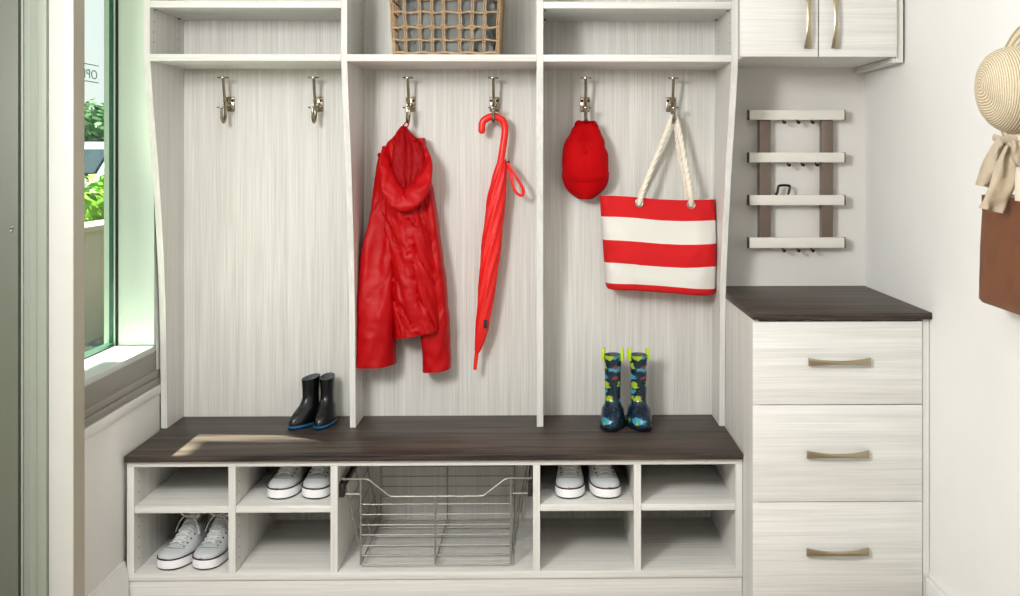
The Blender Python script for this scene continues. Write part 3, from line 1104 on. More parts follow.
def make_boot(name, label, H, mat, sole_mat, sole_h, shaft, foot, toe, loops=None, cut=0.0, group=None, sy=None):
    sy = sy or shaft
    t = thing(name, label, 'boot', (0, 0, 0), group)
    tab = [(0.010, foot, 0.040, -toe), (0.022, foot * 1.0, 0.040, -toe * 0.985), (0.034, foot * 0.97, 0.039, -toe * 0.93), (0.046, foot * 0.92, 0.038, -toe * 0.80), (0.058, foot * 0.88, 0.037, -toe * 0.62), (0.072, shaft * 0.98, 0.036, -toe * 0.46),
           (0.09, shaft * 0.92, 0.035, -sy * 1.06), (0.11, shaft * 0.92, 0.035, -sy * 1.02), (H * 0.82, shaft * 0.97, 0.037, -sy * 1.05), (H, shaft * 1.03, 0.039, -sy * 1.12)]
    rows = boot_rings(dense(tab, 34))
    if cut:
        for i, r in enumerate(rows):
            f = max(0, (i - 22) / 12)
            for p in r:
                p.z += f * cut * (p.y / 0.04)
    topr = rows[-1]; cc = sum(topr, V()) / len(topr)
    m = MB(); m.loft(rows, cap=False)
    obj('upper', m, mat, t, smooth=60)
    inn = [[p.copy() for p in topr]]
    for s_, dz in ((0.93, 0.001), (0.9, -0.02), (0.86, -0.06), (0.7, -0.10)):
        inn.append([cc + V(((p.x - cc.x) * s_, (p.y - cc.y) * s_, p.z - cc.z + dz)) for p in topr])
    m = MB(); m.loft(inn, cap=False)
    b0 = len(m.v) - len(topr)
    m.f.append(tuple(b0 + j for j in range(len(topr)))); m.m.append(0)
    obj('lining', m, 'lining_grey', t, smooth=60)
    m = MB(); m.loft(boot_rings([(0.0, foot * 1.0, 0.042, -toe * 1.0), (0.003, foot * 1.05, 0.043, -toe * 1.03), (sole_h, foot * 1.06, 0.0435, -toe * 1.04), (sole_h + 0.002, foot * 1.02, 0.042, -toe * 1.01)]))
    obj('sole', m, sole_mat, t, smooth=50)
    if sole_mat == 'sole_blue':
        m = MB(); m.loft(boot_rings([(0.0, foot * 1.02, 0.0425, -toe * 1.01), (0.0072, foot * 1.075, 0.0442, -toe * 1.05)]))
        obj('outsole', m, 'rubber_black', t, smooth=50)
    if loops:
        for s_ in (-1, 1):
            x = s_ * shaft * 1.03
            m = MB()
            pts_ = bez([(x + s_ * 0.002, -0.011, H - 0.018), (x + s_ * 0.002, -0.0105, H + 0.006), (x + s_ * 0.001, -0.006, H + 0.017), (x + s_ * 0.001, 0.002, H + 0.020), (x + s_ * 0.001, 0.010, H + 0.016), (x + s_ * 0.002, 0.0135, H + 0.005), (x + s_ * 0.002, 0.014, H - 0.018)], 30)
            m.tube(pts_, 0.0048, 8, sq=(1.0, 0.5), up=(1, 0, 0))
            obj('pull_loop', m, loops, t, smooth=60)
    return t


def put(o, x, y, z, rz, label):
    o.location = (x, y, z); o.rotation_euler = (0, 0, rz); o['label'] = label


bb = make_boot('rubber_boot', '', 0.157, 'rubber_black', 'sole_blue', 0.0115, 0.0225, 0.030, 0.096, cut=0.005, sy=0.031, group='small black rubber boots')
bb2 = copy_tree(bb)
q = P(310.5, 425, 3.44)
put(bb, q.x - 0.002, 3.452, ZB, math.radians(-31), 'black rubber boot with blue sole, left one by the locker divider')
q = P(327.5, 425, 3.45)
put(bb2, q.x - 0.003, 3.462, ZB, math.radians(-7), 'black rubber boot with blue sole, right one close to the locker divider')

db = make_boot('rain_boot', '', 0.234, 'dino', 'sole_navy', 0.013, 0.0285, 0.041, 0.088, loops='lime', group='patterned child rain boots')
db2 = copy_tree(db)
put(db, P(613.5, 425, 3.42).x - 0.002, 3.425, ZB, math.radians(-8), 'navy patterned rain boot with lime pull loops, left of its pair under the tote')
put(db2, P(637.6, 425, 3.42).x + 0.003, 3.423, ZB, math.radians(9), 'navy patterned rain boot with lime pull loops, right of its pair under the tote')


# ------------------------------------------------------------------ sneakers
LS = 0.270


def shoe_w(y):
    return interp([(0.0, 0.0), (0.004, 0.0185), (0.012, 0.031), (0.025, 0.0405), (0.045, 0.0465), (0.075, 0.0485), (0.11, 0.046), (0.15, 0.0405), (0.20, 0.0365), (0.235, 0.0355), (0.255, 0.030), (0.265, 0.019), (0.270, 0.0)], y)[0]


YY = [0.0, 0.0015, 0.004, 0.008, 0.014, 0.022, 0.034, 0.05, 0.07, 0.09, 0.11, 0.13, 0.15, 0.17, 0.19, 0.21, 0.23, 0.245, 0.256, 0.263, 0.267, 0.2695, 0.27]


def make_sneaker(side):
    t = thing('sneaker', '', 'sneaker', (0, 0, 0))
    cxl = lambda y: side * 0.005 * math.sin(PI * min(1, y / LS))

    def outline(k, z):
        L_ = [V((cxl(y) + shoe_w(y) * k, (y - LS / 2) * (1 + (k - 1) * 0.5) + LS / 2, z)) for y in YY]
        R_ = [V((cxl(y) - shoe_w(y) * k, (y - LS / 2) * (1 + (k - 1) * 0.5) + LS / 2, z)) for y in reversed(YY[1:-1])]
        return L_ + R_
    m = MB(); m.loft([outline(0.98, 0.0), outline(1.02, 0.002), outline(1.02, 0.0055)])
    obj('outsole', m, 'shoe_out', t, smooth=50)
    m = MB(); m.loft([outline(1.03, 0.0055), outline(1.045, 0.009), outline(1.04, 0.027), outline(1.01, 0.0325), outline(0.9, 0.0325)])
    obj('midsole', m, 'shoe_rubber', t, smooth=50)
    m = MB(); m.tube(outline(1.022, 0.0322), 0.0024, 6, loop=True)
    obj('stripe', m, 'shoe_stripe', t, smooth=60)
    Ht = [(0.0, 0.034), (0.006, 0.044), (0.02, 0.050), (0.045, 0.055), (0.07, 0.061), (0.09, 0.072), (0.12, 0.094), (0.142, 0.108), (0.16, 0.110), (0.19, 0.098), (0.22, 0.094), (0.25, 0.099), (0.263, 0.097), (0.27, 0.08)]
    rows = []
    ys = [LS * i / 60 for i in range(61)]
    ys[0] = 0.0012; ys[-1] = LS - 0.0012
    n = 36
    for y in ys:
        w_ = shoe_w(y) * 0.985; h_ = interp(Ht, y)[0]
        ring = []
        op = max(0.0, min(1.0, (y - 0.146) / 0.022)) * max(0.0, min(1.0, (0.262 - y) / 0.016))
        for j in range(n + 1):
            a = PI * j / n
            ux = math.cos(a)
            px_ = math.copysign(abs(ux) ** 0.8, ux)
            lean = 1.0 - 0.34 * math.sin(a) * min(1, y / 0.1)
            z = 0.031 + (h_ - 0.031) * math.sin(a) ** 0.62
            r_ = abs(ux)
            if op > 0 and r_ < 0.72:
                d = min(1, (0.72 - r_) / 0.16)
                z -= op * d * (h_ - 0.048)
            ring.append(V((cxl(y) + w_ * px_ * lean, y, z)))
        rows.append(ring)
    m = MB(); m.loft(rows, cap=False, closed=False)
    obj('upper', m, 'shoe_canvas', t, smooth=70)
    m = MB()

    def insole(u, v):
        y = 0.152 + 0.108 * u
        return V((cxl(y) + (2 * v - 1) * shoe_w(y) * 0.62, y, 0.052))
    m.grid(insole, 12, 6)
    obj('insole', m, 'shoe_in', t, solid=0.002)

    def top_z(y, x=0.0):
        u = min(1, abs(x) / (shoe_w(y) * 0.9))
        return 0.031 + (interp(Ht, y)[0] - 0.031) * max(0, 1 - u * u) ** 0.33
    m = MB()

    def tongue(u, v):
        y = 0.068 + 0.095 * u
        x = (2 * v - 1) * (0.015 + 0.008 * u)
        return V((cxl(y) + x, y, top_z(min(y, 0.142), x) + 0.003 + max(0, y - 0.135) * 0.75 + 0.0015 * math.cos(x * 60)))
    m.grid(tongue, 12, 8)
    obj('tongue', m, 'shoe_canvas', t, smooth=70, solid=0.004)
    m = MB()
    ey = [0.058, 0.075, 0.092, 0.109, 0.126]
    for i, y in enumerate(ey):
        for s_ in (-1, 1):
            x0 = 0.0215 + 0.0015 * i
            pts_ = []
            for k in range(9):
                f = k / 8
                x = s_ * (x0 - (x0 * 1.9) * f) if i % 1 == 0 else 0
                yy = y + 0.011 * f
                pts_.append(V((cxl(yy) + x, yy, top_z(min(yy, 0.142), x) + 0.0055 + 0.0015 * math.sin(PI * f))))
            m.tube(pts_, 0.0034, 6, sq=(0.5, 1.0))
    kz = top_z(0.142) + 0.011
    k0 = V((cxl(0.14), 0.138, kz))
    m.sphere(k0, 0.0065, 10, 6)
    for s_, hgt in ((-1, 0.020), (1, 0.010)):
        m.tube(bez([k0, k0 + V((s_ * 0.012, 0.004, hgt)), k0 + V((s_ * 0.026, -0.002, hgt * 1.25)), k0 + V((s_ * 0.032, -0.008, hgt * 0.5)), k0 + V((s_ * 0.022, -0.008, 0.002)), k0], 30), 0.0036, 6, sq=(0.55, 1.0))
        m.tube(bez([k0, k0 + V((s_ * 0.018, -0.014, 0.001)), k0 + V((s_ * 0.035, -0.018, -0.020)), k0 + V((s_ * 0.044, -0.022, -0.045))], 20), 0.0034, 6, sq=(0.55, 1.0))
    obj('laces', m, 'lace', t, smooth=60)
    for s_ in (-1, 1):
        m = MB()
        for i, y in enumerate(ey):
            x = s_ * (0.0275 + 0.001 * i)
            yy = y + 0.002
            m.disc((cxl(yy) + x, yy, top_z(yy, x) - 0.0012), (s_ * 0.55, -0.25, 0.8), 0.0026, 0.003, 8)
        obj('eyelet_row', m, 'hole', t)
    m = MB()

    def seam(u, v):
        a = (u - 0.5) * 2.0
        y = 0.034 + 0.016 * (1 - a * a) * -1 + 0.020
        x = a * 0.036
        return V((cxl(y) + x, y + (v - 0.5) * 0.002, top_z(y, x) * 1.0 + 0.0008))
    m.grid(seam, 16, 1)
    obj('toe_seam', m, 'shoe_in', t, solid=0.001)
    return t


sL, sR = make_sneaker(1), make_sneaker(-1)
spots = [  # px, py(toe), Yfront, level, rotation, side, label
    (167.5, 3.122, zb1, -14, 1, 'white low sneaker, left of the pair in the bottom left cubby'),
    (204.5, 3.122, zb1, -9, -1, 'white low sneaker, right of the pair in the bottom left cubby'),
    (279.5, 3.156, zs1, -4, 1, 'white low sneaker, left of the pair in the cubby left of the wire basket'),
    (315.5, 3.156, zs1, -3, -1, 'white low sneaker, right of the pair in the cubby left of the wire basket'),
    (569.5, 3.146, zs1, 1, 1, 'white low sneaker, left of the pair in the cubby right of the wire basket'),
    (609.0, 3.146, zs1, 6, -1, 'white low sneaker, right of the pair in the cubby right of the wire basket')]
used = set()
flat = {}
stem_of = lambda o_: o_.name.split('.')[0]
for px, yf, z, deg, side, lab in spots:
    src = sL if side == 1 else sR
    o = src if side not in used else copy_tree(src)
    used.add(side)
    put(o, PX(px, yf + 0.03), yf, z + 0.0004, math.radians(deg), lab)
    # the toe stays where it was placed; the heel swings
    o['group'] = 'white low sneakers in the cubbies'
    o.scale = (0.93, 1, 1)
    if z > 0.2:                      # under the low bench top the bow and tongue lie flatter
        for ch in o.children:
            if stem_of(ch) in ('laces', 'tongue'):
                key = (side, stem_of(ch))
                if key not in flat:
                    me = ch.data.copy()
                    for v in me.vertices:
                        if v.co.z > 0.104:
                            v.co.z = 0.104 + (v.co.z - 0.104) * 0.32
                    flat[key] = me
                ch.data = flat[key]

# ------------------------------------------------------------------ woven basket on the shelf
wb = thing('wicker_basket', 'open-weave tan wicker basket with grey liner on the middle shelf', 'basket', (PX(447, 3.3), 3.40, zl1))
Yw = 3.285
xw0, xw1 = PX(394.2, Yw), PX(498.0, Yw)
Dw, Hw = 0.235, 0.235


def bkt(x, y, z):
    return V((x, y, zl1 + 0.006 + z))


m = MB()
fx = [394.5, 407, 421.2, 433.4, 444.5, 460.5, 472.3, 484.5, 497.5]
hz = [0.002, 0.043, 0.083, 0.130, 0.172, 0.214, Hw]


def lean(z):
    return 0.020 * z / Hw


cxw = (xw0 + xw1) / 2
for k, px in enumerate(fx):
    x = PX(px - 0.6, Yw)
    for off in (-0.0030, 0.0030):
        m.tube([bkt(x + off + (x - cxw) * 0.06 * z / Hw + 0.0012 * math.sin(k * 3 + z * 60), Yw - lean(z) - 0.001 * math.sin(z * 150 + k + off * 900), z) for z in [Hw * i / 16 for i in range(17)]], 0.0023, 7)
for k in range(7):
    y = Yw + Dw * k / 6
    for x, s_ in ((xw0, -1), (xw1, 1)):
        m.tube([bkt(x + (x - cxw) * 0.06 * z / Hw, y, z) for z in [Hw * i / 8 for i in range(9)]], 0.0036, 7)
for k in range(9):
    x = xw0 + (xw1 - xw0) * k / 8
    m.tube([bkt(x + (x - cxw) * 0.06 * z / Hw, Yw + Dw + lean(z), z) for z in [Hw * i / 8 for i in range(9)]], 0.0036, 7)
for k, z in enumerate(hz):
    e = 1 + 0.06 * z / Hw
    xa_, xb_ = cxw + (xw0 - cxw) * e, cxw + (xw1 - cxw) * e
    ya_, yb_ = Yw - lean(z), Yw + Dw + lean(z)
    r_ = 0.0032 if 0 < k < 6 else 0.0048
    n_ = 26
    frontp = [bkt(xa_ + (xb_ - xa_) * i / n_, ya_ - 0.003 - 0.002 * math.sin(i * 1.9 + k), z + 0.0022 * math.sin(i * 1.1 + k * 2)) for i in range(n_ + 1)]
    m.tube(frontp + [bkt(xb_, ya_ + (yb_ - ya_) * i / 8, z) for i in range(1, 9)] + [bkt(xb_ + (xa_ - xb_) * i / 8, yb_, z) for i in range(1, 9)] + [bkt(xa_, yb_ + (ya_ - yb_) * i / 8, z) for i in range(1, 8)], r_, 7, loop=True)
obj('weave', m, 'wicker', wb, smooth=60)
for k, z in enumerate(hz[1:6]):
    big = 0.010 if k in (1, 4) else 0.0068
    for q_, px in enumerate(fx[1:-1]):
        x = PX(px - 0.6, Yw); x += (x - cxw) * 0.06 * z / Hw
        y = Yw - lean(z) - 0.004
        m = MB()
        m.tube([bkt(x + math.cos(2 * PI * i / 12) * big, y - 0.002 * math.cos(4 * PI * i / 12), z + math.sin(2 * PI * i / 12) * big * 0.8) for i in range(12)], 0.0024, 6, loop=True)
        if k in (1, 4):
            m.tube([bkt(x + math.cos(2 * PI * i / 12) * 0.005, y - 0.003, z + math.sin(2 * PI * i / 12) * 0.005) for i in range(12)], 0.0024, 6, loop=True)
        obj('knot', m, 'wicker', wb, smooth=60)
rows = []
for i in range(22):
    z = Hw * i / 21 * 0.98 + 0.004
    e = 1 + 0.06 * z / Hw
    ring = []
    for j in range(72):
        a = 2 * PI * j / 72
        ux = math.copysign(abs(math.cos(a)) ** 0.35, math.cos(a)); uy = math.copysign(abs(math.sin(a)) ** 0.35, math.sin(a))
        g = fbm(ux * 6, z * 26 + uy * 3, 4) * 0.022
        ring.append(bkt(cxw + (xw1 - cxw - 0.020) * e * ux + g * ux, Yw + Dw / 2 + (Dw / 2 - 0.020 + lean(z) * 0.9) * uy + g * uy, z))
    rows.append(ring)
m = MB(); m.loft(rows, cap=False)
m.f.append(tuple(reversed(range(72)))); m.m.append(0)
obj('liner', m, 'liner', wb, smooth=60, solid=0.003)

# ------------------------------------------------------------------ drawer cabinet and its top
YD = 2.955
dx0, dx1 = PX(752.5, YD), PX(922.3, YD)
fx1 = PX(930.3, YD)
ZC = PZ(312.9, 2.94, 840)
ZC0 = PZ(319.6, 2.94, 840)
dc = thing('drawer_cabinet', 'white three-drawer cabinet with dark top in the right corner', 'drawer cabinet', ((dx0 + fx1) / 2, 3.25, 0))
cab0 = max(dx0, xr1 + 0.0015)
m = MB()
m.box(cab0, cab0 + 0.018, YD + 0.003, YB, 0, ZC0 - 0.0005)
m.box(cab0 + 0.018, dx1 + 0.002, YD + 0.03, YB, 0, ZC0 - 0.0005)
obj('carcass', m, 'lam_v', dc)
m = MB(); m.box(dx1 + 0.003, XR - 0.001 - (XR - fx1 if XR - fx1 < 0.01 else 0.004), YD + 0.006, YB, 0, ZC0 - 0.0005)
obj('filler_panel', m, 'lam_v', dc)
edges = [321.2, 404.8, 501.9, 598]


def pull(mb, c, half, axis):
    """bow-shaped pull: wide flared ends, narrow middle, bowed away from the front"""
    n = 28; rows = []
    for i in range(n + 1):
        t = -1 + 2 * i / n
        hh = 0.0052 + 0.0068 * abs(t) ** 2.0
        out = 0.012 + 0.014 * (1 - t * t)
        th = 0.0035
        if axis == 'x':
            p = c + V((t * half, -out, 0)); w_ = V((0, 0, 1))
        else:
            p = c + V((0, -out, t * half)); w_ = V((1, 0, 0))
        d = V((0, 1, 0))
        rows.append([p + w_ * hh - d * th, p + w_ * hh * 0.9 + d * th * 0.6, p - w_ * hh * 0.9 + d * th * 0.6, p - w_ * hh - d * th, p - w_ * hh * 0.4 - d * th * 1.5, p + w_ * hh * 0.4 - d * th * 1.5])
    mb.loft(rows)
    for s_ in (-0.86, 0.86):
        if axis == 'x':
            a = c + V((s_ * half, 0, 0))
        else:
            a = c + V((0, 0, s_ * half))
        mb.tube([a, a + V((0, -0.014, 0))], 0.0045, 10)


for k, hy in enumerate((362.0, 454.3, 551.3)):
    za, zb_ = PZ(edges[k], YD, 840), PZ(edges[k + 1], YD, 840)
    m = MB(); m.box(dx0 + 0.001, dx1, YD, YD + 0.019, max(zb_ + 0.0015, 0.08) if k == 2 else zb_ + 0.0015, za - 0.0012)
    d = obj('drawer', m, 'lam_d', dc, bevel=0.0008)
    m = MB()
    c = P(838.3 - (1.6 if k else 0) - (0.4 if k == 2 else 0), hy - 1.2, YD)
    pull(m, c, 0.0895, 'x')
    obj('handle', m, 'handle', d, smooth=40)
m = MB(); m.box(PX(752.8, 2.94), XR - 0.0015, 2.94, YB + 0.0, ZC0, ZC)
tag(obj('cabinet_top', m, 'dark_wood', bevel=0.001), 'dark wood counter board lying on the drawer cabinet', 'worktop')

# ------------------------------------------------------------------ wall cabinet
YU = 3.14
ux0, um_, um2, ux1 = PX(740.2, YU), PX(818.0, YU), PX(819.2, YU), PX(896.8, YU)
zu = PZ(56.6, YU, 820)
wc = thing('wall_cabinet', 'white two-door wall cabinet hung above the key rack', 'wall cabinet', ((ux0 + ux1) / 2, 3.35, zu))
UT = CEIL - 0.05
lx = max(vp[3][1] + 0.0015, PX(739.0, YU + 0.02))
m = MB(); m.box(lx, ux1 - 0.004, YU + 0.02, YB, zu + 0.001, UT)
obj('carcass', m, 'lam_v', wc)
xs1 = PX(902.8, YU + 0.018)
m = MB(); m.box(ux1 + 0.001, min(xs1, XR - 0.001), YU + 0.016, YB, zu - 0.016, UT)
m.box(ux1 - 0.006, ux1 + 0.001, YU + 0.021, YB, zu - 0.016, zu)
obj('side_panel', m, 'lam_v', wc)
for a, b, hx in ((ux0, um_, 806.5), (um2, ux1, 833.5)):
    m = MB(); m.box(a, b, YU, YU + 0.0185, zu, UT)
    d = obj('door', m, 'lam_d', wc, bevel=0.0008)
    m = MB(); pull(m, P(hx, 20, YU), 0.0885, 'z')
    obj('handle', m, 'handle', d, smooth=40)

# ------------------------------------------------------------------ key rack
YR = 3.505
kr = thing('key_rack', 'wall rack of four pale rails on two brown posts above the drawer cabinet', 'key rack', (PX(797, YR), YB, PZ(249, YR)))
rails = [(110.0, 119.8), (152.6, 162.4), (195.2, 205.2), (237.6, 248.0)]
rx0, rx1 = PX(749.6, YR), PX(844.6, YR)
for a, b in ((758.8, 769.8), (821.3, 832.0)):
    m = MB(); m.box(PX(a, YR + 0.03), PX(b, YR + 0.03), YR + 0.016, YB, PZ(241, YR), PZ(114, YR))
    obj('post', m, 'rack_brown', kr, bevel=0.0015)
for k, (a, b) in enumerate(rails):
    z1_, z0_ = PZ(a, YR, 800), PZ(b, YR, 800)
    m = MB(); m.box(rx0, rx1, YR, YR + 0.016, z0_, z1_)
    r = obj('rail', m, 'rack_white', kr, bevel=0.0012)
    for x, s_ in ((rx0, -1), (rx1, 1)):
        m = MB(); m.box(x - (0.004 if s_ < 0 else 0), x + (0.004 if s_ > 0 else 0), YR + 0.001, YR + 0.03, z0_ - 0.001, z1_ + 0.001)
        obj('end_cap', m, 'rack_dark', r, bevel=0.001)
for xs, k in (((784.0, 798.2, 812.4), 0), ((788.6, 802.6, 816.8), 1), ((783.8, 798.2, 812.6), 3)):
    z0_ = PZ(rails[k][1], YR, 800)
    for px in xs:
        x = PX(px, YR)
        m = MB()
        m.tube(bez([(x - 0.002, YR + 0.008, z0_ + 0.004), (x - 0.002, YR + 0.007, z0_ - 0.007), (x, YR + 0.002, z0_ - 0.011), (x + 0.001, YR - 0.004, z0_ - 0.009)], 12), 0.0026, 8)
        m.sphere((x + 0.001, YR - 0.005, z0_ - 0.009), 0.0062, 10, 6)
        obj('key_hook', m, 'hook_dark', kr, smooth=60)
m = MB()
z0_ = PZ(rails[2][0], YR, 800)
yy = YR + 0.010
m.tube(bez([(PX(775.5, yy), yy, z0_ + 0.001), (PX(777.4, yy), yy, z0_ + 0.010), (PX(778.4, yy), yy, z0_ + 0.029), (PX(780.8, yy), yy, z0_ + 0.033), (PX(787.6, yy), yy, z0_ + 0.033), (PX(789.8, yy), yy, z0_ + 0.029), (PX(788.8, yy), yy, z0_ + 0.010), (PX(787.8, yy), yy, z0_ + 0.001)], 36), 0.0045, 8)
tag(obj('wire_clip', m, 'hook_dark', smooth=60), 'dark square wire clip standing on the third rail of the key rack', 'clip')

# ------------------------------------------------------------------ straw hat and bag on the right wall
HC = V((XR - 0.004, 2.335, 1.500))       # centre of the brim at the wall
ht = thing('straw_hat', 'woven straw sun hat with linen bow hung on the right wall', 'hat', tuple(HC))
prof_h = []
Rc, Hh = 0.098, 0.100
for i in range(30):
    a = PI / 2 * i / 29
    prof_h.append((Rc * math.sin(a) ** 0.92, 0.018 + Hh * math.cos(a) ** 0.8))
prof_h += [(Rc + 0.004, 0.016), (Rc + 0.014, 0.010), (0.125, 0.008), (0.14, 0.010), (0.152, 0.014)]


def hat_pt(u, v):
    a = 2 * PI * u
    f = v * (len(prof_h) - 1); i = min(int(f), len(prof_h) - 2); t = f - i
    r = prof_h[i][0] * (1 - t) + prof_h[i + 1][0] * t
    h = prof_h[i][1] * (1 - t) + prof_h[i + 1][1] * t
    k = 1 + 0.03 * fbm(math.cos(a) * 1.5, math.sin(a) * 1.5, v * 2)
    # crown slumps: tip lifted a little, lower side fuller, with a soft dent
    ax = h
    zc_ = 0.018 * (h / Hh) * 0.7
    r2 = r * k * (1 + 0.10 * max(0, -math.sin(a)) * (h / Hh))
    ax -= 0.010 * math.exp(-((a - 1.30 * PI) / 0.6) ** 2) * math.sin(min(1, r / Rc) * PI) ** 2
    return HC + V((-ax, math.cos(a) * r2, math.sin(a) * r2 + zc_))


m = MB(); m.grid(hat_pt, 72, 70, uvf=lambda u, v: (u * 10, v * 30))
obj('hat_body', m, 'straw', ht, smooth=70, solid=0.003, fix=True)
YK = 2.335


def rib_pt(px, py, Y):
    return P(px, py, Y)


m = MB()
band = bez([P(993.5, 137, 2.30), P(1001, 139.5, 2.275), P(1010, 138.5, 2.22), P(1022, 138, 2.18), P(1035, 139, 2.16)], 24)
m.tube(band, 0.008, 10, sq=(1.0, 0.4), up=(0, 0, 1))
obj('ribbon_band', m, 'linen', ht, smooth=60)


def sheet(lv, nrow, nseg, ph, Y0, dep=0.012):
    rows_ = []
    y0, y1 = lv[0][0], lv[-1][0]
    for i in range(nrow + 1):
        py = y0 + (y1 - y0) * i / nrow
        a, b, sl_ = interp(lv, py)
        ring = []
        for j in range(nseg):
            th = 2 * PI * j / nseg
            ca, sa = math.cos(th), math.sin(th)
            u = (math.copysign(abs(ca) ** 0.6, ca) + 1) / 2
            p = P(a + (b - a) * u, py + sl_ * (u - 0.5), Y0)
            p.y += -sa * dep * 0.5 + fbm(p.x * 40, p.z * 16, ph) * 0.010 + 0.005 * math.sin(u * 9 + ph)
            ring.append(p)
        rows_.append(ring)
    return rows_


m = MB(); m.loft(sheet([(139, 998, 1006, 2), (150, 991, 1007, 4), (165, 983, 1006, 3), (178, 977.5, 1003, -2), (186.5, 975.3, 993.5, 4)], 26, 32, 1.0, 2.275))
obj('ribbon_tail', m, 'linen', ht, smooth=60)
m = MB(); m.loft(sheet([(146, 1005, 1011, 0), (160, 999, 1016, 2), (178, 992, 1016, 2), (196, 985, 1011, 3), (211, 979.5, 1004, 6)], 26, 32, 3.0, 2.215))
obj('ribbon_tail', m, 'linen', ht, smooth=60)
m = MB(); m.loft(sheet([(140, 1010, 1024, 0), (150, 1010, 1034, 2), (162, 1013, 1036, 2), (167, 1017, 1030, 2)], 16, 24, 5.0, 2.165, 0.03))
obj('ribbon_loop', m, 'linen', ht, smooth=60)

bg = thing('shoulder_bag', 'brown leather bag with cream canvas top hanging on the right wall', 'bag', (XR - 0.055, 2.18, PZ(300, 2.40, 976)))
zb_bot = PZ(300, 2.40, 976); zb_mid = 1.262; zb_top = 1.395


def bag_ring(z, n=48, cut=0.0):
    t = (z - zb_bot) / (zb_top - zb_bot)
    ya, yb2 = 1.955 + 0.03 * t, 2.402 - 0.02 * t - cut
    xo = 0.108 - 0.006 * t; xi = -0.002
    ring = []
    for j in range(n):
        a = 2 * PI * j / n
        ca, sa = math.cos(a), math.sin(a)
        uy = math.copysign(abs(ca) ** 0.22, ca); ux = math.copysign(abs(sa) ** 0.22, sa)
        y = (ya + yb2) / 2 + (yb2 - ya) / 2 * uy
        x = XR - (xo + xi) / 2 - (xo - xi) / 2 * ux
        if ux > 0:
            x -= 0.004 * fbm(y * 8, z * 8, 2)
        ring.append(V((x, y, z)))
    return ring


rows = [[sum(bag_ring(zb_bot), V()) / 48 + (p - sum(bag_ring(zb_bot), V()) / 48) * 0.95 for p in bag_ring(zb_bot)]]
rows += [bag_ring(zb_bot + 0.006 + (zb_mid - zb_bot - 0.006) * i / 12) for i in range(13)]
m = MB(); m.loft(rows)
obj('leather_base', m, 'leather', bg, smooth=50)
m = MB(); m.loft([bag_ring(zb_mid - 0.006 + (zb_top - zb_mid + 0.006) * i / 8, cut=0.18) for i in range(9)])
for v in m.v:
    v.x -= 0.003
obj('canvas_top', m, 'bag_canvas', bg, smooth=50)
m = MB()
m.tube(bez([(XR - 0.03, 2.05, zb_top - 0.03), (XR - 0.02, 2.11, 1.52), (XR - 0.01, 2.15, 1.60), (XR - 0.02, 2.19, 1.52), (XR - 0.03, 2.22, zb_top - 0.03)], 30), 0.007, 8)
obj('strap', m, 'leather', bg, smooth=60)

# ------------------------------------------------------------------ outdoors, seen through the window
m = MB(); m.box(-40, -2.5, -5, 60, -0.15, -0.05); m.box(-2.5, XL - 0.19, YN, 60, -0.15, -0.05)
m.box(XL - 0.19, 20, YB + 0.12, 60, -0.15, -0.05)
struct('ground', m, 'paving')
m = MB(); m.box(-3.62, -3.42, 4.0, 14.0, -0.05, 0.79); m.box(-3.66, -3.38, 4.0, 14.0, 0.79, 0.83)
struct('wall_outside', m, 'stone', bevel=0.006)
m = MB(); m.box(-2.215, XL - 0.158, YN - 0.05, 3.325, 2.60, 2.66); m.box(-2.32, -2.215, YN - 0.05, 3.17, 2.60, 2.66)  # unseen canopy, added and shaped to bound the sun patch on the bench
struct('added_canopy', m, 'frame_white')


def leaves(name, blobs, count, size, mat, parent):
    m = MB(); rnd = random.Random(hash(name) % 1000 + count)
    rnd = random.Random(count)
    for k in range(count):
        c, r = blobs[k % len(blobs)]
        d = V((rnd.gauss(0, 1), rnd.gauss(0, 1), rnd.gauss(0, 1))).normalized()
        p = V(c) + V((d.x * r[0], d.y * r[1], d.z * r[2])) * rnd.uniform(0.72, 1.04)
        n1 = (d + V((rnd.uniform(-.8, .8), rnd.uniform(-.8, .8), rnd.uniform(-.8, .8)))).normalized()
        a = n1.orthogonal().normalized(); b = n1.cross(a)
        th = rnd.uniform(0, 2 * PI); a, b = a * math.cos(th) + b * math.sin(th), b * math.cos(th) - a * math.sin(th)
        s_ = size * rnd.uniform(0.7, 1.3)
        b0 = len(m.v)
        m.v += [p - a * s_, p - b * s_ * 0.5 + n1 * s_ * 0.1, p + a * s_, p + b * s_ * 0.5 + n1 * s_ * 0.1]
        m.f.append((b0, b0 + 1, b0 + 2, b0 + 3)); m.m.append(0)
    for c, r in blobs:
        c = V(c)
        rows_ = []
        for i in range(1, 8):
            a = PI * i / 8
            rows_.append([c + V((math.sin(a) * math.cos(2 * PI * j / 12) * r[0], math.sin(a) * math.sin(2 * PI * j / 12) * r[1], -math.cos(a) * r[2])) * 0.78 for j in range(12)])
        m.loft(rows_)
    return obj(name, m, mat, parent, smooth=180, fix=False)


